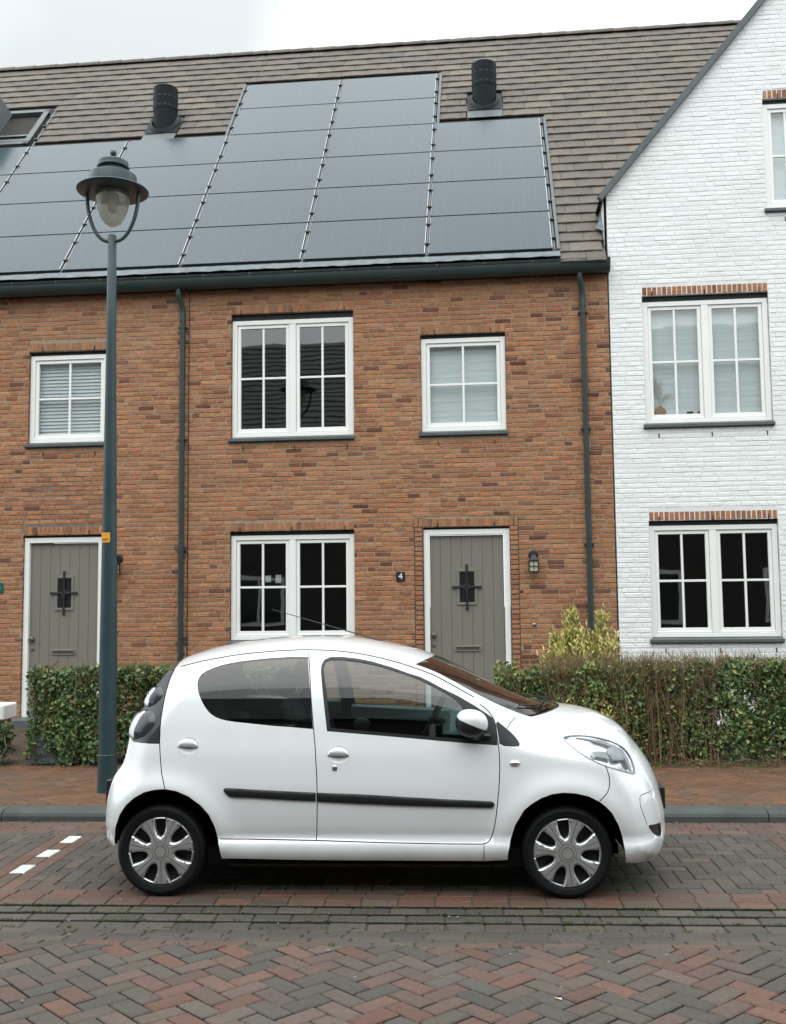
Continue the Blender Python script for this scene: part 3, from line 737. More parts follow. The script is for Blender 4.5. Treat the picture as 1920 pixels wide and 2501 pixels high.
jt=MB(); jt.box(S1-.008,S1+.014,.004,.02,GARD,6.0); obj('expansion_joint',jt,M['rubber'],mid)
# --- vents on the roof
def vent(h,vu,vsx,rr=.196):
    b=rf(vu,vsx,0); mb=MB(); zb=b[2]-.35; zt=b[2]+.66
    prof=[(rr,zb),(rr,zt-.42),(rr+.006,zt-.415),(rr+.006,zt-.02),(rr-.02,zt),(0,zt+.01)]
    mb.lathe(prof,36,Matrix.Translation((vu,b[1],0))); v=obj('vent_pipe',mb,M['vent'],h,True)
    sl=MB()
    for z in(zt-.20,zt-.36):
        for k in range(14):
            a=2*math.pi*k/14; T=Matrix.Translation((vu,b[1],z))@Matrix.Rotation(a,4,'Z'); q=MB(); q.box(rr-.002,rr+.0085,-.030,.030,-.013,.013); sl.add([T@Vector(p) for p in q.v],q.f)
    obj('vent_slot',sl,M['rubber'],v)
    fl=MB(); fl.add([rf(vu-.275,vsx-.62,.045),rf(vu+.275,vsx-.62,.045),rf(vu+.275,vsx+.22,.03),rf(vu-.275,vsx+.22,.03)],[(0,1,2,3)]); obj('vent_flashing',fl,M['sill'],v)
    fl=MB(); fl.add([rf(vu-.27,vsx-.36,.055),rf(vu+.27,vsx-.36,.055),rf(vu+.27,vsx+.20,.06),rf(vu-.27,vsx+.20,.06)],[(0,1,2,3)]); obj('vent_tray',fl,M['vent'],v)
    cl=MB(); n=28; ri,ro=rr,rr+.055
    pts=[]
    for k in range(n):
        a=2*math.pi*k/n; y0=math.sin(a)*ri/CT; y1=math.sin(a)*ro/CT*.93
        pts+=[rf(vu+math.cos(a)*ri,vsx+y0,.10),rf(vu+math.cos(a)*ro,vsx+y1,.062)]
    cl.add(pts,[(2*k,2*k+1,(2*k+3)%(2*n),(2*k+2)%(2*n)) for k in range(n)]); obj('vent_collar',cl,M['vent'],v,True)
vent(left,*VENTS[0]); vent(mid,*VENTS[1])
# --- skylight at the left edge
mb=MB(); a,b,c,d=SKY
for q in((a,b,c,c+.10),(a,b,d-.10,d),(b-.10,b,c,d),(a,a+.10,c,d)):
    mb.add([rf(q[0],q[2],.07),rf(q[1],q[2],.07),rf(q[1],q[3],.07),rf(q[0],q[3],.07)],[(0,1,2,3)])
    mb.add([rf(q[0],q[2],-.05),rf(q[1],q[2],-.05),rf(q[1],q[2],.07),rf(q[0],q[2],.07)],[(0,1,2,3)])
sk=obj('skylight',mb,M['sill'],left)
mb=MB(); q=[(a+.10,c+.1),(b-.10,c+.1),(b-.10,d-.1),(a+.10,d-.1)]
for k in range(4): mb.add([rf(*q[k],.0),rf(*q[(k+1)%4],.0),rf(*q[(k+1)%4],-.45),rf(*q[k],-.45)],[(0,1,2,3)])
mb.add([rf(*p,-.45) for p in q],[(0,1,2,3)]); obj('shaft',mb,M['rubber'],sk)
mb=MB(); mb.add([rf(q[0][0],q[0][1],.075),rf(q[1][0],q[1][1],.075),rf(q[1][0],q[1][1]+.16,.03),rf(q[0][0],q[0][1]+.16,.03)],[(0,1,2,3)])
mb.add([rf(q[0][0],q[0][1]+.30,.02),rf(q[1][0],q[1][1]+.30,.02),rf(q[1][0],q[1][1]+.40,.0),rf(q[0][0],q[0][1]+.40,.0)],[(0,1,2,3)]); obj('sill_lining',mb,M['lead'],sk)
mb=MB(); uu=q[1][0]-.62
mb.add([rf(uu,c+.35,.05),rf(uu+.05,c+.35,.05),rf(uu+.05,d-.12,.05),rf(uu,d-.12,.05),rf(uu-.10,c+.30,.62),rf(uu-.05,c+.30,.62),rf(uu-.05,d-.2,.55),rf(uu-.10,d-.2,.55)],[(0,1,2,3),(4,7,6,5),(0,4,5,1),(1,5,6,2),(2,6,7,3),(3,7,4,0)]); obj('open_sash',mb,M['sill'],sk)
# --- solar array
arr=empty('solar_array',HM@Vector(rf(0,0,0)),-WA); tag(arr,'dark glass solar panels in stepped columns on the tiled roof','solar panels')
AI=(Matrix.Translation(HM@Vector(rf(0,0,0)))@Matrix.Rotation(-WA,4,'Z')).inverted()
PR=Matrix.Rotation(TH,4,'X')
def arr_loc(u,s,c): return AI@(HM@Vector(rf(u,s,c)))
pm=MB(); pw,ph=1.600,PROW-.022
pm.bbox(-pw/2,pw/2,-ph/2,ph/2,-.030,0,.003); panel_mesh=None
for (a,b,n) in COLS:
    for k in range(n):
        if panel_mesh is None: o=obj('solar_panel',pm,M['panel'],arr); panel_mesh=o.data
        else: o=bpy.data.objects.new('solar_panel',panel_mesh); COL.objects.link(o); o.parent=arr
        o.location=arr_loc((a+b)/2,PS0+(k+.5)*PROW,.055); o.rotation_euler=(TH,0,0)
        for sgn in(-1,1):    # bright edge strips
            q=MB(); w_=.0045 if sgn>0 else .0022; q.box(-w_,w_,-ph/2+.012,ph/2-.012,-.012,.0025)
            e_=obj('edge_strip',q,M['alu'],o); e_.location=(sgn*(pw/2+.006),0,0)
    mb=MB(); mb.v=[]; 
    s1=PS0+n*PROW
    mb.add([arr_loc(a-.02,PS0-.02,.02),arr_loc(b+.02,PS0-.02,.02),arr_loc(b+.02,s1,.02),arr_loc(a-.02,s1,.02)],[(0,1,2,3)])
    mb.add([arr_loc(a-.01,PS0-.045,.0),arr_loc(b+.01,PS0-.045,.0),arr_loc(b+.01,PS0-.02,.045),arr_loc(a-.01,PS0-.02,.045)],[(0,1,2,3)])
    mb.add([arr_loc(a-.06,s1-.005,.03),arr_loc(b+.06,s1-.005,.03),arr_loc(b+.06,s1+.05,.035),arr_loc(a-.06,s1+.05,.035)],[(0,1,2,3)])
    obj('backing_sheet',mb,M['blackplast'],arr)
rails=[(1.360+.035,0,4),(-.276,0,6),(-1.943,0,6),(-3.610,0,6),(-5.277,0,4),(-6.944,0,5.4)]
for u,_,n in rails:
    q=MB(); q.bbox(-.014,.014,0,n*PROW+.01,-.03,-.004,.003); r=obj('rail',q,M['sill'],arr); r.location=arr_loc(u,PS0,.045); r.rotation_euler=(TH,0,0)
    for k in range(int(2*n)):
        q=MB(); q.bbox(-.030,.030,-.020,.020,-.01,.022,.008); c=obj('clamp',q,M['blackplast'],r); c.location=(0,(k+.5)*PROW/2+random.uniform(-.03,.03),.008)
for u,n0,n1 in((1.360+.085,0,4),(-.276+.05,4,6),(-3.610-.05,4,6)):
    q=MB(); q.bbox(-.022,.022,n0*PROW,n1*PROW+.04,-.03,.02,.004); e_=obj('edge_flashing',q,M['sill'],arr); e_.location=arr_loc(u,PS0,.03); e_.rotation_euler=(TH,0,0)
# --- white house: verge, roof, return wall
mb=MB(); ap=(APU,VZ+(APU-2.046)*VT)
for sgn in(-1,1):
    e0=(APU+sgn*(APU-2.02),VZ-.035); n=Vector((-sgn*-math.sin(TH)*1,0,math.cos(TH)))
    nx,nz_=sgn*ST,CT
    for (o0,o1,v0,v1) in((0,.075,-.07,.02),):
        A=[(e0[0]+nx*o0,v0,e0[1]+nz_*o0),(ap[0]+nx*o0*0,v0,ap[1]+o0/CT),(ap[0],v0,ap[1]+o1/CT),(e0[0]+nx*o1,v0,e0[1]+nz_*o1)]
        B=[(p[0],v1,p[2]) for p in A]; q=[(0,1,2,3),(7,6,5,4),(0,4,5,1),(1,5,6,2),(2,6,7,3),(3,7,4,0)]
        if sgn>0: q=[tuple(reversed(t)) for t in q]
        mb.add(A+B,q)
obj('verge_trim',mb,M['sill'],right)
mb=MB(); 
for sgn in(-1,1):
    e0=(APU+sgn*(APU-2.02)+sgn*ST*.04,VZ+CT*.04-.03); a1=(APU,ap[1]+.04/CT)
    q=[(e0[0],.0,e0[1]),(a1[0],.0,a1[1]),(a1[0],9,a1[1]),(e0[0],9,e0[1])]; mb.add(q,[(0,1,2,3) if sgn>0 else (3,2,1,0)])
obj('roof',mb,M['roof_under'],right)
mb=MB(); mb.add([(2.046,.012,6.0),(2.046,.012,VZ),(2.046,1.3,VZ+.2),(2.046,1.3,6.0)],[(0,1,2,3)]); obj('return_wall',mb,M['white_mortar'],right)
mb=MB(); vs_=[]
for i in range(7):
    t=i/6; vs_+=[rf(1.95+.10*t,.55+.9*t*.3+random.uniform(-.01,.01),.06),rf(2.05,.35+.9*t,.10+.04*random.random())]
mb.add(vs_,[(2*i,2*i+1,2*i+3,2*i+2) for i in range(6)]); obj('lead_soaker',mb,M['lead'],right,True)

# ================================================================== things on the walls
def wpt(u,v,z): return HM@Vector((u,v,z))
def lantern(u,z0,z1,label,turn=0):
    t=empty('wall_lantern',wpt(u,0,z0),-WA); tag(t,label,'lamp',group='black lanterns beside the doors')
    hh=z1-z0; T=Matrix.Rotation(turn,4,'Z')
    pl=MB(); pl.lathe([(0,.022),(.045,.020),(.062,.006),(.064,0)][::-1],24,Matrix.Translation((0,-.002,hh-.075))@Matrix.Rotation(math.pi/2,4,'X')); obj('back_plate',pl,M['iron'],t,True)
    pts=[(0,-.02,hh-.08),(0,-.05,hh-.045),(0,-.085,hh-.025),(0,-.115,hh-.045),(0,-.118,hh-.08)]
    ar=MB(); ar.tube([T@Vector(p) for p in pts],.012,10); obj('arm',ar,M['iron'],t,True)
    c=T@Vector((0,-.118,0)); Tc=Matrix.Translation((c.x,c.y,0))@T
    rfm=MB(); rfm.lathe([(.088,hh-.148),(.092,hh-.143),(.070,hh-.125),(.045,hh-.10),(.028,hh-.075),(.0,hh-.068)],4,Tc@Matrix.Rotation(math.pi/4,4,'Z')); obj('cap',rfm,M['iron'],t)
    cg=MB(); s=.058; zt=hh-.145
    for x in(-s,s):
        for y in(-s,s): cg.box(x-.006,x+.006,y-.006,y+.006,0,zt)
    for y in(-s,s):
        cg.box(-.004,.004,y-.004,y+.004,.004,zt); cg.box(-s,s,y-.004,y+.004,zt*.5-.004,zt*.5+.004)
        cg.box(-s,s,y-.0055,y+.0055,0,.010); cg.box(-s,s,y-.0055,y+.0055,zt-.010,zt)
    for x in(-s,s):
        cg.box(x-.004,x+.004,-.004,.004,.004,zt); cg.box(x-.004,x+.004,-s,s,zt*.5-.0045,zt*.5+.0045)
        cg.box(x-.0055,x+.0055,-s,s,.001,.011); cg.box(x-.0055,x+.0055,-s,s,zt-.011,zt-.001)
    cg.box(-s,s,-s,s,-.004,.002); q=MB(); q.add([Tc@Vector(p) for p in cg.v],cg.f); obj('cage',q,M['iron'],t)
    gl=MB(); gl.box(-.048,.048,-.048,.048,.006,zt-.004); q=MB(); q.add([Tc@Vector(p) for p in gl.v],gl.f); obj('lantern_glass',q,plain('frosted_glass',(.55,.52,.42),.5) if 'frost' not in M else M['frost'],t)
    M['frost']=bpy.data.materials['frosted_glass']
lantern(1.03,2.073,2.365,'black wall lantern on brick, right of the door numbered 4')
lantern(-4.44,2.112,2.402,'black wall lantern on brick, half hidden behind the green lamp post',turn=R_(-12))
def bell(u,z,label):
    mb=MB(); T=Matrix.Translation(wpt(u,-.001,z))@Matrix.Rotation(-WA,4,'Z')@Matrix.Rotation(math.pi/2,4,'X')
    t=empty('doorbell',wpt(u,0,z),-WA); tag(t,label,'doorbell',group='doorbells beside the doors')
    r=Matrix.Translation((0,-.001,0))@Matrix.Rotation(math.pi/2,4,'X')
    mb.lathe([(0,.014),(.016,.014),(.022,.010),(.026,0)][::-1],20,r); obj('bell_rim',mb,M['steel'],t,True)
    b=MB(); b.lathe([(0,.019),(.007,.019),(.009,.0145)][::-1],14,r); obj('button',b,M['iron'],t,True)
bell(1.024,1.406,'small round steel doorbell below the right lantern'); bell(-4.452,1.373,'small round steel doorbell between lamp post and downpipe')
def text_mesh(name,body,size,mat,parent,M4,extrude=.001,align='CENTER'):
    c=bpy.data.curves.new(name,'FONT'); c.body=body; c.size=size; c.extrude=extrude; c.align_x=align; c.align_y='CENTER'
    tmp=bpy.data.objects.new(name+'_tmp',c); COL.objects.link(tmp)
    dg=bpy.context.evaluated_depsgraph_get(); me=bpy.data.meshes.new_from_object(tmp.evaluated_get(dg)); bpy.data.objects.remove(tmp); bpy.data.curves.remove(c)
    me.transform(M4); me.materials.clear(); me.materials.append(mat); me.name=name
    o=bpy.data.objects.new(name,me); COL.objects.link(o)
    if parent: o.parent=parent
    return o
M['whitepaint']=plain('white_enamel',(.8,.8,.8),.4)
t=empty('house_number_plate',wpt(-.673,0,2.039),-WA); tag(t,'small black house number plate reading 4 beside the door','number plate')
mb=MB(); mb.bbox(-.058,.058,-.012,-.0045,-.062,.062,.004); obj('plate',mb,M['blackplast'],t)
text_mesh('numeral','4',.115,M['whitepaint'],t,Matrix.Translation((0,-.0135,.002))@Matrix.Rotation(math.pi/2,4,'X'))
t=empty('wall_sign',wpt(-6.09,0,1.96),-WA); tag(t,'small dark green sign on the brick wall at the left edge','sign')
mb=MB(); mb.bbox(-.06,.06,-.012,-.0045,-.068,.068,.004); obj('plate',mb,plain('green_enamel',(.01,.09,.085),.35),t)
mb=MB(); mb.bbox(-.020,.020,-.0155,-.0125,-.004,.010,.0012); obj('mark',mb,M['whitepaint'],t)
# blinds
def blind(k,label,split,slats=False,drop=1.0,name='window_blind'):
    u0,u1,z0,z1,_=OP[k]; t=empty(name,wpt((u0+u1)/2,.15,z0),-WA); tag(t,label,'blind'); w=(u1-u0)/2-.05
    zb=(1-drop)*(z1-z0)+.03; top=z1-z0-.05
    if slats:
        n=int((top-zb)/.048)
        for i in range(n):
            z=zb+(i+.5)*.048; q=MB(); q.extrude([(-.010,-.026),(.001,0),(.008,.026),(.0065,.0265),(-.0005,.001),(-.0115,-.0255)],-w,w); s=obj('slat',q,M['blind'],t); s.location=(0,0,z)
    else:
        q=MB(); n=44; vs_=[]
        for i in range(n+1):
            z=zb+(top-zb)*i/n; vs_+=[(-w,.004*math.sin(i*math.pi/2)*.3,z),(w,.004*math.sin(i*math.pi/2)*.3,z)]
        q.add(vs_,[(2*i,2*i+1,2*i+3,2*i+2) for i in range(n)]); obj('fabric',q,M['blind'],t)
    q=MB(); q.bbox(-w,w,-.02,.02,top,top+.03,.004); obj('head_rail',q,M['frame'],t)
    return t
blind('L','pale slatted blind in the upper window left of the lamp post',1,True)
blind('B','pale blue-grey blind closed behind the small four pane upper window',1)
blind('U','pale blind behind the upper double window of the white house',2)
blind('T','pale blind behind the attic window in the white gable',2)
# vase with dried plumes behind the white house window
vz=OP['U'][2]+.11; vp=wpt(2.70,.118,vz); t=empty('plume_vase',vp,-WA); tag(t,'clay vase of white feathery plumes inside the white house window','vase')
mb=MB(); mb.lathe([(0,0),(.045,0),(.075,.03),(.080,.06),(.06,.095),(.028,.115),(.030,.125),(.0,.125)],20,Matrix.Scale(.35,4,(0,1,0))); obj('vase',mb,plain('terracotta',(.32,.19,.11),.7),t,True)
mb=MB(); rr=random.Random(3)
for i in range(9):
    a=rr.uniform(-.5,1.1); hgt=rr.uniform(.25,.42) if a<.25 else rr.uniform(.18,.28); pts=[(math.sin(a*q)*hgt*q*.8,0.004*math.sin(3*q),.12+hgt*q*(1-.35*abs(a)*q*q)) for q in[j/8 for j in range(9)]]
    mb.tube(pts,.0022,4)
    for p in pts[3:]:
        for k in range(8):
            d=rr.uniform(-1,1); l=rr.uniform(.02,.05); mb.tube([p,(p[0]+d*l,p[1]+rr.uniform(-.006,.006),p[2]+l*.6)],.0016,3,False)
obj('plumes',mb,plain('dried_plume',(.62,.60,.55),.9),t)
for i,x in enumerate((3.075,3.215)):
    t=tag(empty('dark_block',wpt(x,.118,OP['U'][2]+.115),-WA),'small black block on the white house upper sill, '+('left of a pair' if i==0 else 'right of a pair'),'ornament'); mb=MB(); mb.bbox(-.04,.04,-.008,.012,0,.042,.004); obj('block',mb,M['blackplast'],t)

# ================================================================== street lamp
LB=gnd_px(255,1937,PZ); LX,LY=LB.x,LB.y+.07
def lamp_z(y,x=265): return hit(x,y,(0,LY,0),(0,1,0)).z
lp=empty('street_lamp',(LX,LY,PZ)); tag(lp,'tall dark green street lamp with domed hood and clear bell glass','street lamp')
K=LY/8.705
zt=1.7+(4.99-1.7)*K-PZ; lean=-.024*K
def lq(z): return 1.7+(z-1.7)*K-PZ
mb=MB(); pr=[(.082*K,-.02),(.080*K,.32),(.0765*K,.325),(.0745*K,1.2),(.0545*K,lq(3.06)),(.043*K,lq(4.0)),(.0405*K,lq(4.715)),(.0385*K,lq(4.72)),(.039*K,zt-.01),(.034*K,zt)]
vsm=Matrix.Identity(4); vsm[0][2]=lean/zt
mb.lathe(pr+[(0,zt+.004)],28,vsm); obj('post',mb,M['lamp_green'],lp,True)
hd=empty('lamp_head',(lean,0,0),parent=lp)
def Lz(prof): return [(r*K,lq(z)) for r,z in prof]
hood=MB(); hood.lathe(Lz([(.150,5.372),(.24,5.374),(.300,5.382),(.314,5.390),(.316,5.397),(.310,5.403),(.26,5.412),(.222,5.424),(.211,5.432),(.2105,5.438),(.2085,5.525),(.204,5.538),(.196,5.543),(.125,5.556),(.117,5.562),(.115,5.598),(.120,5.603),(.139,5.604),(.142,5.612),(.140,5.620),(.136,5.623),(.1355,5.626),(.134,5.655),(.129,5.665),(.10,5.680),(.05,5.693),(.012,5.702),(.007,5.712),(.010,5.718),(.022,5.727),(.029,5.745),(.029,5.752),(.022,5.770),(.010,5.779),(0,5.780)]),40)
o=obj('hood',hood,M['lamp_green'],lp,True,R_(22)); o.location=(lean,0,0)
hu=MB(); hu.lathe(Lz([(.0,5.43),(.135,5.42),(.150,5.376),(.30,5.389)])[::-1],40); o=obj('hood_underside',hu,M['rubber'],lp,True); o.location=(lean,0,0)
gl=MB(); gl.lathe(Lz([(0,5.072),(.03,5.074),(.07,5.10),(.105,5.155),(.135,5.235),(.150,5.31),(.152,5.36),(.150,5.40)]),36); o=obj('bell_glass',gl,M['bulbglass'],lp,True); o.location=(lean,0,0)
bl=MB(); bl.lathe(Lz([(0,5.20),(.03,5.205),(.042,5.23),(.042,5.30),(.03,5.33),(.03,5.39)]),20); o=obj('lamp_bulb',bl,plain('frosted_bulb',(.42,.41,.38),.6),lp,True); o.location=(lean,0,0)
rfl=MB(); rfl.lathe(Lz([(.045,5.40),(.11,5.375),(.138,5.335),(.142,5.325)]),30); o=obj('reflector',rfl,plain('dull_reflector',(.36,.34,.28),.5,vary=.3,vscale=20),lp,True); o.location=(lean,0,0)
bpy.data.objects.remove(hd)
for sgn in(-1,1):
    pts=[]; 
    for i in range(15):
        q=i/14; x=.030+.205*math.sin(q*math.pi*.5)**.9; z=4.93+.46*(1-math.cos(q*math.pi*.5))**.92+.005
        pts.append((sgn*x*K,0,lq(z)))
    a=MB(); a.tube(pts,.0165*K,10); o=obj('arm',a,M['lamp_green'],lp,True); o.location=(lean,0,0)
st=MB(); n=6; ra=.0650*K; zz0,zz1=lq(2.247),lq(2.332)
vs_=[]
for i in range(n+1):
    a=R_(-155+i*(88/n)); vs_+=[(ra*math.cos(a)+lean*zz0/zt,ra*math.sin(a),zz0),(ra*math.cos(a)+lean*zz1/zt,ra*math.sin(a),zz1)]
st.add(vs_,[(2*i,2*i+2,2*i+3,2*i+1) for i in range(n)]); so=obj('sticker',st,plain('yellow_sticker',(.75,.36,.02),.5),lp); so['label']='yellow number sticker reading 20297'
ang=R_(-155+44); cdir=Vector((math.cos(ang),math.sin(ang),0)); rx=Vector((-math.sin(ang),math.cos(ang),0))
TM=Matrix(((rx.x,0,cdir.x,0),(rx.y,0,cdir.y,0),(0,1,0,0),(0,0,0,1)))
def bend(o):
    for v in o.data.vertices:
        c=v.co; a=ang+c.x/ra; r=ra+.0012+c.z; v.co=Vector((r*math.cos(a)+lean*zz0/zt,r*math.sin(a),c.y+(zz0+zz1)/2))
for body,size,dy in(('20297',.030,-.020),('MELD STORING OP',.0085,.031),('WWW.STRAATVERLICHTING',.0062,.020)):
    if body!='20297': body='-'*14 if dy>.03 else '='*10
    o=text_mesh('lettering',body,size,M['blackplast'],so,Matrix.Translation((0,dy,0)),.0002); bend(o)

# ================================================================== houses across the street (seen in the panes and the paint)
opp=empty('terraced_house',(0,-5.4,0)); tag(opp,'brown brick terrace across the street, seen only in reflections','house')
mb=MB(); mb.box(-22,22,-9,0,-.2,6.0); obj('wall',mb,plain('opposite_brick',(.052,.048,.044),.9,vary=.3,vscale=6),opp)
mb=MB(); rows=26
for i in range(rows):
    s0,s1=i/rows,(i+1)/rows; y0,z0=.25-4.2*s0,5.95+5.2*s0; y1,z1=.25-4.2*s1,5.95+5.2*s1
    mb.add([(-22,y0+.03,z0+.03),(22,y0+.03,z0+.03),(22,y1,z1),(-22,y1,z1)],[(1,0,3,2)]); mb.add([(-22,y0+.03,z0+.03),(22,y0+.03,z0+.03),(22,y0,z0),(-22,y0,z0)],[(0,1,2,3)])
mb.add([(-22,-3.95,11.15),(22,-3.95,11.15),(22,-9.2,5.95),(-22,-9.2,5.95)],[(1,0,3,2)])
obj('roof',mb,plain('opposite_tiles',(.15,.155,.15),.8,vary=.2,vscale=3),opp)
for i in range(9):
    for z0,z1 in((1.0,2.6),(3.9,5.4)):
        x=-16+i*4.1; q=MB(); q.box(x-.85,x+.85,-.02,.035,z0,z1); w=obj('window',q,M['frame'],opp)
        q=MB(); q.box(x-.74,x-.05,-.01,.045,z0+.12,z1-.12); q.box(x+.05,x+.74,-.01,.045,z0+.12,z1-.12); obj('pane',q,plain('opposite_glass',(.02,.022,.024),.08) if 'og' not in M else M['og'],w); M['og']=bpy.data.materials['opposite_glass']

# ================================================================== the parked car
CX,CY=-.553,6.87
car=empty('parked_car',(CX,CY,0)); tag(car,'small white five-door hatchback parked side-on in the brick bay','car')
def paint_mat():
    "clear-coated white with road grime gathered low down"
    m,t,p=new_mat('white_car_paint'); N=t.nodes.new; K=t.links.new
    p.inputs['Roughness'].default_value=.36; p.inputs['Coat Weight'].default_value=1; p.inputs['Coat Roughness'].default_value=.035; p.inputs['Coat IOR'].default_value=1.55
    tcn=N('ShaderNodeTexCoord'); sx=N('ShaderNodeSeparateXYZ'); K(tcn.outputs['Object'],sx.inputs['Vector'])
    low=N('ShaderNodeMapRange'); low.inputs['From Min'].default_value=.34; low.inputs['From Max'].default_value=.19; low.inputs['To Max'].default_value=.45; K(sx.outputs['Z'],low.inputs['Value'])
    nz_=N('ShaderNodeTexNoise'); nz_.inputs['Scale'].default_value=7; nz_.inputs['Detail'].default_value=8; nz_.inputs['Roughness'].default_value=.7; K(tcn.outputs['Object'],nz_.inputs['Vector'])
    th=N('ShaderNodeMapRange'); th.inputs['From Min'].default_value=.42; th.inputs['From Max'].default_value=.72; K(nz_.outputs['Fac'],th.inputs['Value'])
    mu=N('ShaderNodeMath'); mu.operation='MULTIPLY'; K(low.outputs['Result'],mu.inputs[0]); K(th.outputs['Result'],mu.inputs[1])
    mx_=N('ShaderNodeMix'); mx_.data_type='RGBA'; mx_.inputs['A'].default_value=(.70,.72,.735,1); mx_.inputs['B'].default_value=(.30,.28,.24,1); K(mu.outputs[0],mx_.inputs['Factor']); K(mx_.outputs['Result'],p.inputs['Base Color'])
    return m
M['paint']=paint_mat()
M['carglass']=glass_mat('car_glass',(.72,.84,.82),.07,.78,0)
M['screen']=glass_mat('windscreen_glass',(.72,.86,.83),.20,.8,0)
M['trim']=plain('car_black_trim',(.008,.010,.011),.42)
M['gap']=plain('panel_gap',(.004,.004,.004),.8,spec=.1)
M['tyre']=plain('tyre_rubber',(.0045,.005,.006),.6,bump=.15,bscale=120,spec=.25)
M['hub']=plain('silver_hubcap',(.50,.51,.52),.30,metal=.75)
M['hubdark']=plain('wheel_disc',(.008,.008,.008),.6,spec=.3)
M['inner']=plain('interior_trim',(.016,.019,.020),.7)
M['inner_light']=plain('interior_panel',(.17,.225,.22),.6)
M['seat']=plain('seat_fabric',(.016,.018,.020),.9)
def lens(name,col,rough=.02,ior=1.5,clear=.9): return glass_mat(name,col,.06,clear,0)
M['lens']=lens('clear_lens',(.93,.95,.96),ior=1.45); M['chrome']=plain('lamp_reflector',(.80,.81,.83),.22,metal=1); M['lampgrey']=plain('lamp_inner_grey',(.30,.31,.33),.3,metal=.4)
M['smoke']=plain('tail_lamp_dark',(.030,.034,.038),.10,spec=.6); M['redlens']=plain('red_lens',(.30,.02,.02),.1)
def Z(ox,oy,s): return lambda *pts:[(ox+x/s,oy+y/s) for x,y in pts]
Z1=Z(240,1540,4); Z2=Z(660,1540,4); Z3=Z(1000,1540,4); Z4=Z(1280,1680,4.421); Z5=Z(240,1860,4); Z6=Z(660,1900,2.7097)
def herm(tab,z):
    if z<=tab[0][0]: return tab[0][1]
    for i in range(len(tab)-1):
        if z<=tab[i+1][0]:
            x0,y0=tab[i]; x1,y1=tab[i+1]; h=x1-x0; t=(z-x0)/h
            m0=(y1-tab[i-1][1])/(x1-tab[i-1][0]) if i>0 else (y1-y0)/h
            m1=(tab[i+2][1]-y0)/(tab[i+2][0]-x0) if i+2<len(tab) else (y1-y0)/h
            return (2*t**3-3*t*t+1)*y0+(t**3-2*t*t+t)*h*m0+(-2*t**3+3*t*t)*y1+(t**3-t*t)*h*m1
    return tab[-1][1]
VT_=[(.10,.700),(.17,.745),(.23,.792),(.285,.806),(.318,.794),(.338,.776),(.40,.790),(.50,.806),(.62,.812),(.72,.806),(.82,.795),(.90,.779),(1.0,.757),(1.12,.722),(1.24,.677),(1.34,.628),(1.42,.572),(1.5,.50)]
def Vz(z): return herm(VT_,z)
def cpx(px,py,yh):
    p=hit(px,py,(0,CY-yh,0),(0,1,0)); return p.x-CX,p.z
# edge between the flank and the centre shell: pixel, roll-in, bulge of the centre line (x,z)
CH=[(1590,2100,.22,.085,0),(1606,2088,.24,.09,0),(1614,2070,.25,.09,0),(1617,2040,.25,.095,0),(1614,2005,.25,.095,0),(1606,1965,.25,.095,.0),(1594,1925,.25,.095,.01),(1580,1893,.25,.09,.02),(1563,1866,.24,.08,.035),(1548,1844,.23,.06,.05),(1528,1817,.21,.04,.06),
 (1500,1799,.19,.025,.065),(1470,1787,.18,.02,.066),(1430,1778,.17,.015,.066),(1390,1773,.165,.015,.066),(1349,1768,.15,.02,.066),(1310,1763,.13,.03,.068),(1275,1754,.10,.04,.07),(1240,1741,.06,.045,.07),(1205,1726,.03,.05,.07),(1175,1711,.018,.05,.07),(1150,1698,.016,.05,.07),(1100,1670,.016,.05,.07),(1060,1649,.016,.04,.07),(1010,1630,.016,.03,.072),(960,1614.5,.016,.015,.072),(910,1602.5,.016,.005,.072),(860,1593.8,.016,0,.072),(810,1588.8,.016,0,.072),(755,1587,.016,0,.072),(710,1588,.016,0,.072),(660,1591,.016,0,.072),(590,1598,.016,0,.072),(540,1606,.018,0,.072),(490,1615.5,.02,-.005,.07),(455,1624.5,.025,-.015,.065),(428,1632,.035,-.03,.055),
 (410,1644,.06,-.05,.04),(395,1660,.08,-.055,.03),(374,1689,.10,-.06,.02),(357,1717,.12,-.06,.015),(339,1746,.14,-.06,.01),(326,1770,.15,-.06,.005),(319,1792,.16,-.06,0),(314,1815,.16,-.06,0),(307,1847,.16,-.065,0),(297,1872,.17,-.075,0),(281,1894,.18,-.085,0),(270,1922,.19,-.085,0),(263,1950,.19,-.085,0),(260,1980,.19,-.085,0),(260,2015,.19,-.085,0),(263,2042,.19,-.08,0),(270,2058,.19,-.075,0)]
_c=[]
for px,py,c,bx,bz in CH:
    yh=.6
    for _ in range(6): x,z=cpx(px,py,yh); yh=Vz(z)-c
    _c.append((x,z,c,bx,bz))
def spline(P,n):
    out=[]; m=len(P)
    L_=[0]
    for i in range(1,m): L_.append(L_[-1]+math.hypot(P[i][0]-P[i-1][0],P[i][1]-P[i-1][1]))
    return lambda s:[herm([(L_[j],P[j][k]) for j in range(m)],s) for k in range(len(P[0]))],L_
chain_at,CL=spline(_c,0); CLEN=CL[-1]
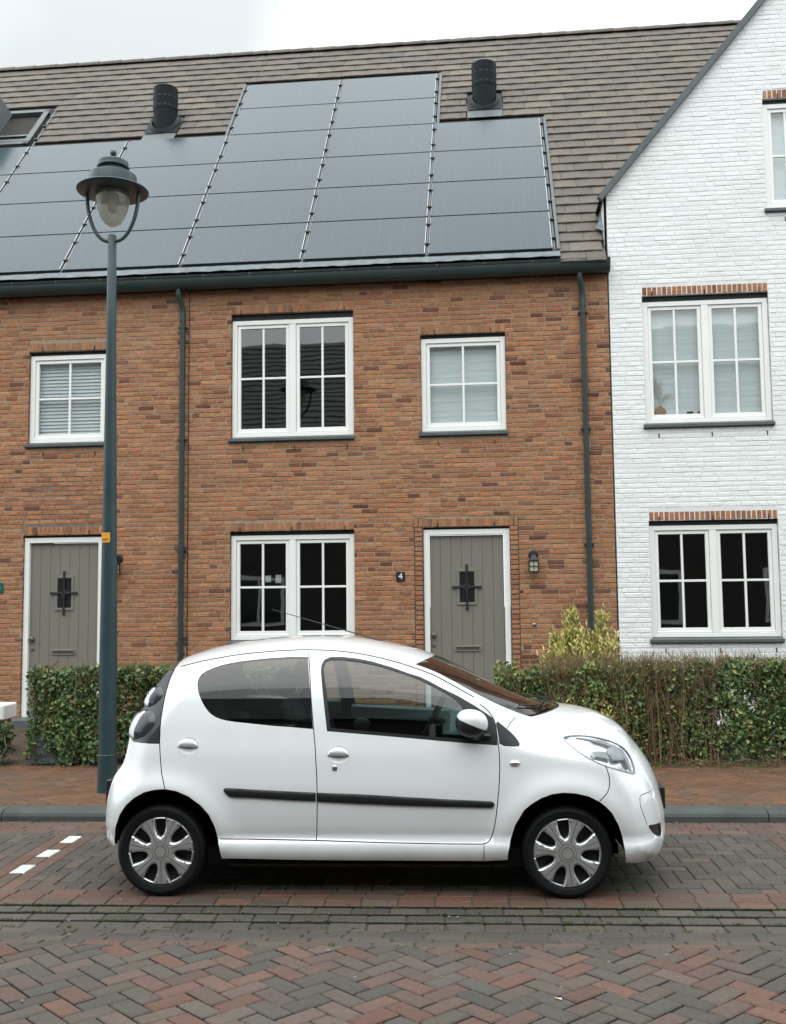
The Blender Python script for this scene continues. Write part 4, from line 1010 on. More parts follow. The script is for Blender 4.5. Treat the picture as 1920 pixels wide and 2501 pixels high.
# cache the chain finely
NF=420; FINE=[chain_at(CLEN*i/NF) for i in range(NF+1)]
def chain(s):
    s=max(0,min(CLEN,s)); f=s/CLEN*NF; i=min(int(f),NF-1); t=f-i; return [a+(b-a)*t for a,b in zip(FINE[i],FINE[i+1])]
RC=(-1.187,.262); FC=(1.186,.258); ROLLD=.20
def roll(x,z):
    best=9;bc=0
    for i in range(0,NF,2):
        a=FINE[i]; b=FINE[i+2]; dx,dz=b[0]-a[0],b[1]-a[1]; l=dx*dx+dz*dz or 1e-9
        t=max(0,min(1,((x-a[0])*dx+(z-a[1])*dz)/l)); d=math.hypot(x-a[0]-t*dx,z-a[1]-t*dz)
        if d<best: best=d; bc=a[2]+(b[2]-a[2])*t
    s=max(0,1-best/ROLLD); return bc*s*s
def flare(x,z):
    f=0
    for cx,cz in(RC,FC):
        r=math.hypot(x-cx,z-cz); up=max(0,min(1,(z-cz+.12)/.2))
        if r<.36: f=max(f,.030*up)
        else: f=max(f,.030*up*math.exp(-((r-.36)/.085)**2))
    return f
def Wd(x,z): return Vz(z)-roll(x,z)+flare(x,z)
def onbody(pts):
    out=[]
    for px,py in pts:
        yh=.77
        for _ in range(5): x,z=cpx(px,py,yh); yh=Wd(x,z)
        out.append((x,z))
    return out
def dens(P,step=.025,closed=True):
    out=[]; n=len(P)
    for i in range(n if closed else n-1):
        a,b=P[i],P[(i+1)%n]; k=max(1,int(math.hypot(b[0]-a[0],b[1]-a[1])/step))
        out+=[(a[0]+(b[0]-a[0])*j/k,a[1]+(b[1]-a[1])*j/k) for j in range(k)]
    if not closed: out.append(P[-1])
    return out
def smoothp(P,closed=True,it=1):
    "Chaikin corner cutting"
    for _ in range(it):
        n=len(P); Q=[] if closed else [P[0]]
        for i in range(n if closed else n-1):
            a,b=P[i],P[(i+1)%n]; Q+=[(a[0]*.75+b[0]*.25,a[1]*.75+b[1]*.25),(a[0]*.25+b[0]*.75,a[1]*.25+b[1]*.75)]
        P=Q if closed else Q+[P[-1]]
    return P
def inside(p,poly):
    x,y=p; c=False; n=len(poly); j=n-1
    for i in range(n):
        a,b=poly[i],poly[j]
        if (a[1]>y)!=(b[1]>y) and x<(b[0]-a[0])*(y-a[1])/(b[1]-a[1])+a[0]: c=not c
        j=i
    return c
def ribbon(P,w):
    "closed outline of a line of width w"
    L_=[];R2=[]
    for i,p in enumerate(P):
        a=P[max(0,i-1)]; b=P[min(len(P)-1,i+1)]; d=(b[0]-a[0],b[1]-a[1]); l=math.hypot(*d) or 1; n=(-d[1]/l*w/2,d[0]/l*w/2)
        L_.append((p[0]+n[0],p[1]+n[1])); R2.append((p[0]-n[0],p[1]-n[1]))
    return L_+R2[::-1]
# --- outlines on the flank
front_arch=[(1524,2062),(1520,2042),(1511,2015),(1495,1985.4),(1481,1971),(1464,1958),(1438,1945),(1407,1938),(1377,1936),(1348,1940),(1321,1950),(1298,1964),(1280,1979),(1258,2016),(1247,2051),(1241,2084)]
rear_arch=[(536,2072),(532,2047),(525,2020),(510,1990),(490,1967),(460,1945),(430,1932),(402,1927),(377,1929),(352,1935),(327,1949),(307,1967),(292,1990),(282,2020),(279,2050)]
bottom=onbody([(1580,2103),(1555,2107),(1529,2107)])+onbody(front_arch)+onbody([(1240,2100),(1182,2103),(1000,2102),(800,2101),(660,2099),(542,2097)])+onbody(rear_arch)+onbody([(280,2066)])
NCH=150; chs=[CLEN*i/NCH for i in range(NCH+1)]; chp=[tuple(chain(s)[:2]) for s in chs]
outer_b=dens([chp[-1]]+bottom[::-1]+[chp[0]],.025,False)[1:-1]     # from chain end back to chain start along the bottom
outer=chp+outer_b
PX={
 'rear_glass':Z1((974,580),(970,540),(971,505),(980,472),(1000,440),(1028,415),(1060,395),(1120,368),(1200,340),(1300,317),(1400,300),(1560,282))+Z2((0,270),(200,258),(372,260),(383,500),(398,700),(418,963),(200,945),(0,930))+Z1((1450,905),(1340,894),(1250,880),(1195,866),(1150,848),(1112,825),(1080,796),(1048,756),(1020,708),(1000,663),(984,620)),
 'front_seal':Z2((495,400),(500,335),(530,283),(590,257),(700,256),(850,272),(1000,302),(1200,362),(1360,420))+Z3((100,450),(200,498),(300,553),(400,603),(487,645),(545,680),(640,735),(760,815),(818,856),(845,950),(862,1123),(560,1102),(300,1080),(0,1052))+Z2((1100,1030),(800,1005),(555,985),(528,750),(503,500)),
 'front_glass':Z2((520,350),(548,297),(600,283),(720,286),(880,304),(1050,341),(1250,403),(1360,440))+Z3((100,478),(200,527),(380,627),(460,675),(505,730),(530,790),(545,840),(552,1060),(300,1043),(0,1018))+Z2((1100,995),(900,980),(590,952),(550,620),(527,430)),
 'fender_black':Z3((836,866),(950,957),(1020,1020),(1060,1070),(1082,1110),(1066,1138),(880,1126),(872,1040)),
 'headlight':Z4((418,545),(440,525),(560,513),(720,522),(870,553),(1000,600),(1090,660),(1150,745),(1190,850),(1200,920),(1175,932),(1050,895),(900,850),(760,795),(620,715),(520,640),(450,580)),
 'tail_lamp':Z1((742,368),(700,480),(660,610),(630,760),(608,900),(600,1108),(450,1102),(345,1086))+[(chain_at,0)],
 'vent':Z4((1332,1485),(1400,1475),(1480,1453),(1500,1480),(1500,1530),(1480,1600),(1440,1605),(1390,1570)),
}
PX['tail_lamp']=PX['tail_lamp'][:-1]
REG={k:onbody(v) for k,v in PX.items() if k!='tail_lamp'}
REG={k:(smoothp(v) if k not in('front_seal','front_glass','rear_glass') else v) for k,v in REG.items()}
tl=onbody(PX['tail_lamp'])
def near_chain(p): return min(range(len(chp)),key=lambda i:math.hypot(chp[i][0]-p[0],chp[i][1]-p[1]))
i0,i1=near_chain(tl[0]),near_chain(tl[-1]); REG['tail_lamp']=tl[1:]+[chp[i] for i in range(i1,i0-1,-1)]
def ell(cx,cy,rx,ry,n=28,a0=0,a1=2*math.pi): return [(cx+rx*math.cos(a0+(a1-a0)*i/n),cy+ry*math.sin(a0+(a1-a0)*i/n)) for i in range(n)]
HANDLES=[(240+878/4,1540+1127/4,103/4,81/4),(660+666/4,1540+1213/4,108/4,83/4)]
for i,hd in enumerate(HANDLES): REG['handle_recess_%d'%i]=onbody(ell(*hd))
GAPS={ 'b':[(754.5,1590),(757,1640),(758.8,1690),(766,1780),(770,1827),(774,1902),(775,1960),(774.5,2010),(772.5,2053)],
 'bot':[(537,2049),(580,2049.5),(660,2050.5),(772.5,2053),(955,2058.7),(1100,2061.5),(1176.6,2062)],
 'front':[(1176.6,2062),(1191,2059),(1200.6,2047.6),(1210,2010.7),(1217,1948),(1221,1890),(1220,1840),(1215,1802),(1210,1765),(1202.5,1750),(1190,1733),(1172,1720)],
 'rear':Z1((600,1108),(603,1180),(607,1250),(613,1330),(620,1400),(634,1470),(651,1545)),
 'tail':Z1((742,368),(700,480),(660,610),(630,760),(608,900),(600,1108)),
 'bumper':Z4((885,852),(920,950),(928,1050),(905,1130),(860,1180),(817,1226)),
 'insert':Z4((1455,1062),(1380,1110),(1280,1150),(1254,1172),(1250,1200),(1260,1290),(1290,1370),(1332,1482)),
 'sill':[(1182,2063),(1182,2102)], 'pillar':[(1259,1752),(1248,1764),(1237.5,1779)]}
GR={k:ribbon(dens(smoothp(onbody(v),False,1) if k not in('b','bot','sill') else onbody(v),.03,False),.0055 if k not in('sill','pillar','insert') else .004) for k,v in GAPS.items()}
# --- triangulate the flank
V2=[];E2=[]
def addloop(P,closed=True):
    b=len(V2); V2.extend([Vector(p) for p in P]); n=len(P)
    E2.extend([(b+i,b+(i+1)%n) for i in range(n if closed else n-1)])
addloop(outer)
for k,v in REG.items(): addloop(dens(v,.02))
for k,v in GR.items(): addloop(v)
xs=[p[0] for p in outer]; zs=[p[1] for p in outer]; st_=.030
r=0; zz=min(zs)
while zz<max(zs):
    xx=min(xs)+(st_/2 if r%2 else 0)
    while xx<max(xs):
        if inside((xx,zz),outer): V2.append(Vector((xx,zz)))
        xx+=st_
    zz+=st_*.87; r+=1
ov,oe,of,orv,ore,orf=delaunay_2d_cdt(V2,E2,[],0,1e-5)
chain_idx={}
for i,o_ in enumerate(orv):
    for k in o_:
        if k<=NCH: chain_idx[k]=i
def region(c):
    for k in('front_glass','front_seal','rear_glass','fender_black','headlight','vent','handle_recess_0','handle_recess_1'):
        if inside(c,REG[k]): return k
    for k,v in GR.items():
        if inside(c,v): return 'gap'
    if inside(c,REG['tail_lamp']): return 'tail_lamp'
    if inside(c,POLY['front_door']): return 'front_door'
    if inside(c,POLY['rear_door']): return 'rear_door'
    if c[0]<-1.0 or (c[0]<-.9 and c[1]<.2): return 'rear_bumper'
    if c[1]<.345 and -1.0<c[0]<.75: return 'sill_panel'
    if inside(c,POLY['bumper']): return 'front_bumper'
    return 'front_wing'
cb=[onbody(GAPS[k]) for k in('b','bot','front','rear','tail','bumper')]
def chain_between(xa,xb): return [p for p in chp if min(xa,xb)<p[0]<max(xa,xb) and p[1]>.9]
b_,bt,fr_,re_,ta_,bu=cb
split=min(range(len(bt)),key=lambda i:abs(bt[i][0]-b_[-1][0]))
top_f=sorted(chain_between(b_[0][0],fr_[-1][0]),key=lambda p:p[0]); top_r=sorted(chain_between(ta_[0][0],b_[0][0]),key=lambda p:p[0])
up=lambda P,d=.02:[(x,z+d) for x,z in P]
POLY={'front_door':b_[::-1]+up(top_f)+fr_[::-1]+bt[split:][::-1],
      'rear_door':up(top_r)+b_+bt[:split+1][::-1]+[(bt[0][0]-.3,bt[0][1]+.02),(re_[-1][0],re_[-1][1]-.05)]+re_[::-1]+ta_[::-1],
      'bumper':bu+[(bu[-1][0]+.02,-.2),(2.2,-.2),(2.2,bu[0][1]+.10),(bu[0][0],bu[0][1]+.03)]}
faces={}
for f in of:
    c=(sum(ov[i][0] for i in f)/3,sum(ov[i][1] for i in f)/3)
    if not inside(c,outer): continue
    a=(ov[f[1]][0]-ov[f[0]][0])*(ov[f[2]][1]-ov[f[0]][1])-(ov[f[2]][0]-ov[f[0]][0])*(ov[f[1]][1]-ov[f[0]][1])
    if a<0: f=list(reversed(f))
    faces.setdefault(region(c),[]).append(tuple(f))
pos=[];nor=[]
idx_chain={v:k for k,v in chain_idx.items()}
def wn_(x,z):
    e_=.004; gx=(Wd(x+e_,z)-Wd(x-e_,z))/(2*e_); gz=(Wd(x,z+e_)-Wd(x,z-e_))/(2*e_); return Vector((-gx,-1,-gz)).normalized()
for i,p in enumerate(ov):
    x,z=p; pos.append(Vector((x,-Wd(x,z),z))); nor.append(wn_(x,z))
# --- centre shell
def S(s,t):
    x,z,c,bx,bz=chain(s); ye=Vz(z)-c; k=1-abs(t)**2.3
    return Vector((x+bx*k,-ye*t,z+bz*k))
def s_at_x(x,zmin=.8): return min((abs(chain(CLEN*i/NF)[0]-x),CLEN*i/NF) for i in range(NF+1) if FINE[i][1]>zmin)[1]
def px_s(px,py):
    p=onbody([(px,py)])[0]; i=min(range(NF+1),key=lambda i:math.hypot(FINE[i][0]-p[0],FINE[i][1]-p[1])); return CLEN*i/NF
s_cowl=px_s(1262,1750); s_cowl2=s_cowl-.030; s_wtop=px_s(1003,1628); s_rtop=px_s(430,1632); s_rend=px_s(313,1818)
TS=[-1,-.975,-.94,-.90,-.86,-.8,-.7,-.6,-.5,-.4,-.3,-.2,-.1,0]; TS=TS+[-t for t in TS[-2::-1]]
def shift(s):
    def bump(c,w,a): 
        d=abs(s-c)/w; return a*(1-d*d*(3-2*d)) if d<1 else 0
    return bump(s_cowl2,.46,.27)+bump(s_wtop,.5,.10)-bump(s_rtop,.3,.0)
GS=sorted(set([round(s,5) for s in chs]))
ipos=[[None]*len(TS) for _ in chs]; inor=[[None]*len(TS) for _ in chs]
def Sp(s,t): return S(s-shift(s)*(1-t*t)**1.0,t)
for i,s in enumerate(chs):
    for j,t in enumerate(TS):
        ipos[i][j]=Sp(s,t); e_=.01
        ds=Sp(min(s+e_,CLEN),t)-Sp(max(s-e_,0),t); dt=Sp(s,min(t+e_,1))-Sp(s,max(t-e_,-1)); n=ds.cross(dt)
        n.normalize(); 
        if n.dot(Vector((ipos[i][j].x*.4,ipos[i][j].y*.2,ipos[i][j].z-.6)))<0: n=-n
        inor[i][j]=n
for k,v in chain_idx.items():
    n=(nor[v]+inor[k][-1]).normalized(); nor[v]=n; inor[k][-1]=n; inor[k][0]=Vector((n.x,-n.y,n.z)); pos[v]=ipos[k][-1].copy()
shell={}
for i in range(NCH):
    s=(chs[i]+chs[i+1])/2
    for j in range(len(TS)-1):
        t=abs((TS[j]+TS[j+1])/2); x,z=chain(s)[:2]
        if s<s_cowl2: 
            if x>1.3 and z<.66: k='front_bumper'; k='lower_grille' if (t<.70 and .28<z<.40) else ('upper_grille' if t<.5 and .545<z<.60 else k)
            else: k='bonnet'
        elif s<s_cowl: k='cowl' if t<.90 else 'roof'
        elif s<s_wtop: k='windscreen' if t<.90 else 'roof'
        elif s<s_rtop: k='roof'
        elif s<s_rend: k='rear_window' if t<.955 else 'tail_lamp'
        else: k='rear_bumper'
        shell.setdefault(k,[]).append((i,j))
def export(name,groups,mat,parent=car,recess=0,mirror=False):
    "collect flank triangles and shell quads into one part with the body's own normals"
    vm={};V=[];Nn=[];Fq=[]
    def vert(key,p,n):
        if key not in vm:
            vm[key]=len(V); V.append(p-n*recess); Nn.append(n)
        return vm[key]
    for kind,key in groups:
        if kind=='side':
            for f in faces.get(key,[]):
                for sg in(1,-1):
                    q=[]
                    for i in f:
                        p,n=pos[i],nor[i]
                        if sg<0: p=Vector((p.x,-p.y,p.z)); n=Vector((n.x,-n.y,n.z))
                        q.append(vert((sg,i) if i not in idx_chain else ('c',idx_chain[i],sg),p,n))
                    Fq.append(tuple(q) if sg>0 else tuple(reversed(q)))
        else:
            for i,j in shell.get(key,[]):
                q=[]
                for a,b in((i,j),(i+1,j),(i+1,j+1),(i,j+1)):
                    kk=('c',a,1) if b==len(TS)-1 else (('c',a,-1) if b==0 else ('s',a,b))
                    q.append(vert(kk,ipos[a][b],inor[a][b]))
                P_=[V[k] for k in q]; n=(P_[1]-P_[0]).cross(P_[3]-P_[0]); 
                Fq.append(tuple(q) if n.dot(Nn[q[0]])>0 else tuple(reversed(q)))
    o=link_mesh(name,V,Fq,mat,parent,True); o.data.normals_split_custom_set_from_vertices([tuple(n) for n in Nn])
    return o
def side_only(name,key,mat,sg,recess=0,parent=car,push=None):
    vm={};V=[];Nn=[];Fq=[]
    for f in faces.get(key,[]):
        q=[]
        for i in f:
            if i not in vm:
                p,n=pos[i].copy(),nor[i].copy()
                if push: p.y+=push(p.x,p.z)
                if sg<0: p.y*=-1; n.y*=-1
                vm[i]=len(V); V.append(p-n*recess); Nn.append(n)
            q.append(vm[i])
        Fq.append(tuple(q) if sg>0 else tuple(reversed(q)))
    if not V: return None
    o=link_mesh(name,V,Fq,mat,parent,True)
    if not push: o.data.normals_split_custom_set_from_vertices([tuple(n) for n in Nn])
    return o
rootparts={}
export('front_bumper',[('side','front_bumper'),('shell','front_bumper')],M['paint'])
export('bonnet',[('shell','bonnet')],M['paint'])
export('roof',[('shell','roof')],M['paint'])
rb_=export('rear_bumper',[('side','rear_bumper'),('shell','rear_bumper')],M['paint'])
export('windscreen',[('shell','windscreen')],M['screen'])
export('windscreen_cowl',[('shell','cowl')],M['trim'],recess=.006)
export('rear_window',[('shell','rear_window')],M['smoke'])
export('grille',[('shell','lower_grille'),('shell','upper_grille')],M['trim'],recess=.01)
for sg in(1,-1): side_only('panel_gap','gap',M['gap'],sg,recess=.004)['kind']='stuff'
doors={}
for sg in(1,-1):
    side_only('front_wing','front_wing',M['paint'],sg); side_only('sill_panel','sill_panel',M['paint'],sg)
    fd=side_only('front_door','front_door',M['paint'],sg); rd=side_only('rear_door','rear_door',M['paint'],sg); doors[sg]=(fd,rd)
    side_only('window_seal','front_seal',M['trim'],sg,parent=fd); side_only('window','front_glass',M['carglass'],sg,recess=.004,parent=fd)
    side_only('window','rear_glass',M['carglass'],sg,recess=.003,parent=rd)
    side_only('wing_trim','fender_black',M['trim'],sg)
    side_only('bumper_vent','vent',M['trim'],sg,recess=.012)
    for i,d in((0,rd),(1,fd)):
        hx,hz=REG['handle_recess_%d'%i][7][0],(REG['handle_recess_%d'%i][0][1]); cxh=sum(p[0] for p in REG['handle_recess_%d'%i])/28; czh=sum(p[1] for p in REG['handle_recess_%d'%i])/28
        rx_=max(abs(p[0]-cxh) for p in REG['handle_recess_%d'%i]); rz_=max(abs(p[1]-czh) for p in REG['handle_recess_%d'%i])
        side_only('handle_recess','handle_recess_%d'%i,M['paint'],sg,parent=d,push=lambda x,z:.030*max(0,1-((x-cxh)/rx_)**2-((z-czh)/rz_)**2)**.8)
    # headlamp: reflector bowl, lens
    ct=REG['headlight']; 
    def edge_d(x,z,P): 
        return min(math.hypot(x-a[0]-max(0,min(1,((x-a[0])*(b[0]-a[0])+(z-a[1])*(b[1]-a[1]))/((b[0]-a[0])**2+(b[1]-a[1])**2+1e-12)))*(b[0]-a[0]),z-a[1]-max(0,min(1,((x-a[0])*(b[0]-a[0])+(z-a[1])*(b[1]-a[1]))/((b[0]-a[0])**2+(b[1]-a[1])**2+1e-12)))*(b[1]-a[1])) for a,b in zip(P,P[1:]+P[:1]))
    hl=side_only('headlamp','headlight',M['chrome'],sg,push=lambda x,z:.006+.035*min(1,edge_d(x,z,ct)/.03)+.004*math.sin(x*30)*math.sin(z*34))
    side_only('lens','headlight',M['lens'],sg,parent=hl,recess=-.001)
    side_only('tail_lamp','tail_lamp',M['smoke'],sg)
tlp=[o for o in COL.objects if o.name.startswith('tail_lamp')]
export('tail_lamp_edge',[('shell','tail_lamp')],M['smoke'])
# raised patches that follow the flank
def patch(name,outline_px,mat,parent,lift=.012,dome=0,dw=.02,sides=(1,-1),step=.014,body=None,base=-.004):
    P=body or onbody(outline_px); Pd=dens(P,step)
    v=[Vector(p) for p in Pd]; n=len(v); e=[(i,(i+1)%n) for i in range(n)]
    x0,x1=min(p[0] for p in P),max(p[0] for p in P); z0,z1=min(p[1] for p in P),max(p[1] for p in P)
    xx=x0
    while xx<x1:
        zz=z0
        while zz<z1:
            if inside((xx,zz),P): v.append(Vector((xx,zz)))
            zz+=step
        xx+=step
    a,b,c,d,_,_=delaunay_2d_cdt(v,e,[],0,1e-5)
    for sg in sides:
        V=[];Fq=[]; m=len(a); rim=[]
        for i,p in enumerate(a):
            x,z=p; nn=wn_(x,z); q=min(1,edge_d(x,z,P)/dw); h=lift+dome*(1-(1-q)**2); w=Vector((x,-Wd(x,z),z))+nn*h; V.append(w)
        mp_={}
        for i,o_ in enumerate(d):
            for k in o_: mp_[k]=i
        for f in c:
            cc=(sum(a[i][0] for i in f)/3,sum(a[i][1] for i in f)/3)
            if not inside(cc,P): continue
            ar=(a[f[1]][0]-a[f[0]][0])*(a[f[2]][1]-a[f[0]][1])-(a[f[2]][0]-a[f[0]][0])*(a[f[1]][1]-a[f[0]][1])
            Fq.append(tuple(f) if ar>0 else tuple(reversed(f)))
        bs=len(V); orient=area(Pd)>0
        for i in range(n):
            x,z=Pd[i]; V.append(Vector((x,-Wd(x,z),z))+wn_(x,z)*base)
        for i in range(n):
            j=(i+1)%n; q=(mp_[i],bs+i,bs+j,mp_[j]); Fq.append(q if orient else tuple(reversed(q)))
        if sg<0: V=[Vector((p.x,-p.y,p.z)) for p in V]; Fq=[tuple(reversed(f)) for f in Fq]
        link_mesh(name,V,Fq,mat,parent[sg] if isinstance(parent,dict) else parent,True,angle=R_(40))
fdp={s:doors[s][0] for s in(1,-1)}; rdp={s:doors[s][1] for s in(1,-1)}
patch('door_moulding',Z5((1226,280),(1232,264),(1248,258),(1300,259),(1500,272))+Z6((150,90),(301,97),(301,152),(150,146))+Z5((1500,352),(1310,345),(1280,338),(1245,310)),M['trim'],rdp,.010,.006,.012)
patch('door_moulding',Z6((313,98),(600,108),(900,126),(1200,143),(1465,155),(1480,163),(1484,177),(1478,190),(1462,196),(1200,190),(900,182),(600,170),(313,155)),M['trim'],fdp,.010,.006,.012)
for (hd,dp) in((HANDLES[0],rdp),(HANDLES[1],fdp)):
    up_=ell(hd[0],hd[1]+1.5,hd[2]*.97,hd[3]*.97,16,math.pi,2*math.pi+.001)+[(hd[0]+hd[2]*.97,hd[1]+3.0),(hd[0]-hd[2]*.97,hd[1]+1.5)]
    patch('door_handle',up_,M['paint'],dp,.004,.016,.018,step=.010,base=-.002)
patch('door_lock',ell(660+630/4,1540+1343/4,6.6,7.0,20),M['steel'],fdp,.004,.004,.010,step=.006,sides=(1,))
patch('side_indicator',ell(1000+1030/4,1540+1298/4,13,7.6,24),M['chrome'],car,.004,.008,.012,step=.008)
# tail lamp bulbs: two domes in the dark cluster
M['domeglass']=plain('clear_tail_lens',(.62,.64,.66),.08,metal=.35); 
for q in(Z1((455,735),(478,640),(515,590),(560,555),(600,548),(632,570),(640,610),(620,660),(560,720),(500,748)),Z1((325,1070),(315,1000),(335,900),(390,815),(450,775),(500,772),(545,800),(560,860),(545,930),(480,1010),(400,1060))):
    qs=smoothp(q,True,2); patch('tail_lamp_dome',qs,M['smoke'],car,.001,.020,.05,step=.012,base=-.02)
    cx_=sum(p[0] for p in qs)/len(qs); cy_=sum(p[1] for p in qs)/len(qs)
    cres=[(p[0]+(cx_-p[0])*.10-1.5,p[1]+(cy_-p[1])*.10+2) for p in qs]; 
    half=[p for p in cres]; L1=clip(half,1.0,.45,1.0*cx_+.45*cy_-3.5)
    if len(L1)>3: patch('tail_lamp_lens',L1,M['domeglass'],car,.014,.016,.03,step=.010,base=.0)
# headlamp details under the lens and its rim
for q,mt in((Z4((730,690),(800,678),(890,690),(935,765),(860,748),(790,735),(758,752)),'lampgrey'),(Z4((912,640),(970,628),(1030,665),(1078,735),(1090,772),(960,768),(918,690)),'lampgrey'),(Z4((1085,745),(1125,820),(1132,872),(1112,872),(1100,815)),'trim'),
            (Z4((560,530),(720,538),(870,570),(990,615),(1075,675),(1130,755),(1165,850),(1175,900),(1150,880),(1110,775),(1050,690),(960,632),(850,590),(720,556)),'lampgrey')):
    patch('lamp_insert',q,M[mt],car,-.006,.002,.01,step=.012,base=-.02)
for sg in(1,-1):
    mb=MB(); pts=[]
    for x,z in dens(REG['headlight'],.02)+[REG['headlight'][0]]:
        p=Vector((x,-Wd(x,z),z))+wn_(x,z)*.0005; pts.append((p.x,sg*p.y,p.z))
    mb.tube(pts,.0038,6,False); obj('lamp_rim',mb,M['lampgrey'],car,True)
# roof ditch lines
for sg in(1,-1):
    mb=MB(); pts=[]
    for i in range(0,NCH+1):
        if px_s(1165,1706)<=chs[i]<=s_rtop: p=ipos[i][-1]; pts.append((p.x,sg*(p.y-.0005),p.z))
    mb.tube(pts,.0030,6); obj('roof_seam',mb,M['gap'],car,True)
# inner lining, so the cabin is dark inside
def lining():
    mb=MB()
    for sg in(1,-1):
        for key in('front_door','rear_door','front_wing','rear_bumper','front_seal','gap'):
            for f in faces.get(key,[]):
                V=[]
                for i in f: p,n=pos[i],nor[i]; q=p-n*.022; V.append((q.x,sg*q.y,q.z))
                mb.add(V,[(2,1,0) if sg>0 else (0,1,2)])
    for key in('roof','rear_bumper'):
        for i,j in shell.get(key,[]):
            V=[ipos[a][b]-inor[a][b]*.022 for a,b in((i,j),(i+1,j),(i+1,j+1),(i,j+1))]; mb.add(V,[(0,1,2,3)])
    return mb
obj('interior_lining',lining(),M['inner'],car)
# door tops inside, lighter strip under the windows
for sg in(1,-1):
    mb=MB()
    for x0,x1,zt_,hgt in((-.20,.86,.0,.07),(-.98,-.28,.03,.07)):
        n=14; vs_=[]
        for i in range(n+1):
            x=x0+(x1-x0)*i/n; z=.955-.055*(x-.0)+zt_-.0; w=Wd(x,z)-.035
            vs_+=[(x,sg*-(w),z),(x,sg*-(w-.07),z-.012),(x,sg*-(w-.075),z-hgt-.02)]
        mb.add(vs_,[(3*i+k,3*i+3+k,3*i+4+k,3*i+1+k) for i in range(n) for k in(0,1)])
    obj('door_top',mb,M['inner_light'],car,True)
# floor pan, firewall, wells
mb=MB(); mb.box(-1.45,1.45,-.62,.62,.150,.24); mb.box(-.92,.95,-.74,.74,.18,.27); mb.box(.78,.86,-.66,.66,.2,.88); mb.box(-1.42,-1.36,-.6,.6,.2,.80); mb.box(-1.5,1.55,-.3,.3,.14,.2)
obj('floor_pan',mb,M['gap'],car)
for (cx,cz) in(RC,FC):
    for sg in(1,-1):
        mb=MB(); n=20; vs_=[]
        for i in range(n+1):
            a=math.pi*(.0+1.0*i/n); vs_+=[(cx+.345*math.cos(a),sg*-min(.775,Wd(cx+.345*math.cos(a),cz+.345*math.sin(a))-.035),cz+.345*math.sin(a)),(cx+.33*math.cos(a),sg*-.44,cz+.33*math.sin(a))]
        mb.add(vs_,[(2*i,2*i+2,2*i+3,2*i+1) for i in range(n)])
        mb.add([(cx,sg*-.44,cz)]+[vs_[2*i+1] for i in range(n+1)],[(0,i+1,i+2) for i in range(n)])
        obj('wheel_well',mb,M['gap'],car)
# --- cabin
def cushion(mb,x0,x1,y0,y1,z0,z1,lean=0,b=.05):
    q=MB(); q.bbox(x0,x1,y0,y1,z0,z1,b)
    mb.add([(v[0]-lean*(v[2]-z0),v[1],v[2]) for v in q.v],q.f)
for y in(-.36,.36):
    s=empty('front_seat',(0,0,0),parent=car)
    mb=MB(); cushion(mb,-.28,.24,y-.23,y+.23,.36,.54); obj('seat_cushion',mb,M['seat'],s,True)
    mb=MB(); cushion(mb,-.34,-.20,y-.22,y+.22,.50,1.12,.32); obj('backrest',mb,M['seat'],s,True)
    mb=MB(); cushion(mb,-.55,-.46,y-.12,y+.12,1.12,1.30,.1,.035); obj('headrest',mb,M['seat'],s,True)
mb=MB(); cushion(mb,-1.02,-.55,-.60,.60,.40,.56); cushion(mb,-1.10,-.98,-.60,.60,.50,1.06,.28); obj('rear_seat',mb,M['seat'],car,True)
mb=MB(); mb.extrude([(-.62,.78),(-.62,.90)],0,1) if 0 else None
dash=[(.50,.55),(.47,.86),(.52,.93),(.64,.955),(.98,.90),(.98,.55)]
n=len(dash); mb.add([(x,-.66,z) for x,z in dash]+[(x,.66,z) for x,z in dash],[(i,(i+1)%n,n+(i+1)%n,n+i) for i in range(n)]+[tuple(range(n))[::-1],tuple(range(n,2*n))]); obj('dashboard',mb,M['inner_light'],car)
mb=MB(); T=Matrix.Translation((.40,.34,.90))@Matrix.Rotation(R_(-62),4,'Y'); pts=[T@Vector((.185*math.cos(2*math.pi*i/24),.185*math.sin(2*math.pi*i/24),0)) for i in range(25)]
mb.tube(pts,.016,8); mb.tube([T@Vector((0,-.18,0)),T@Vector((0,.18,0))],.018,8); mb.tube([T@Vector((0,0,0)),(.6,.34,.80)],.03,8); obj('steering_wheel',mb,M['inner'],car,True)
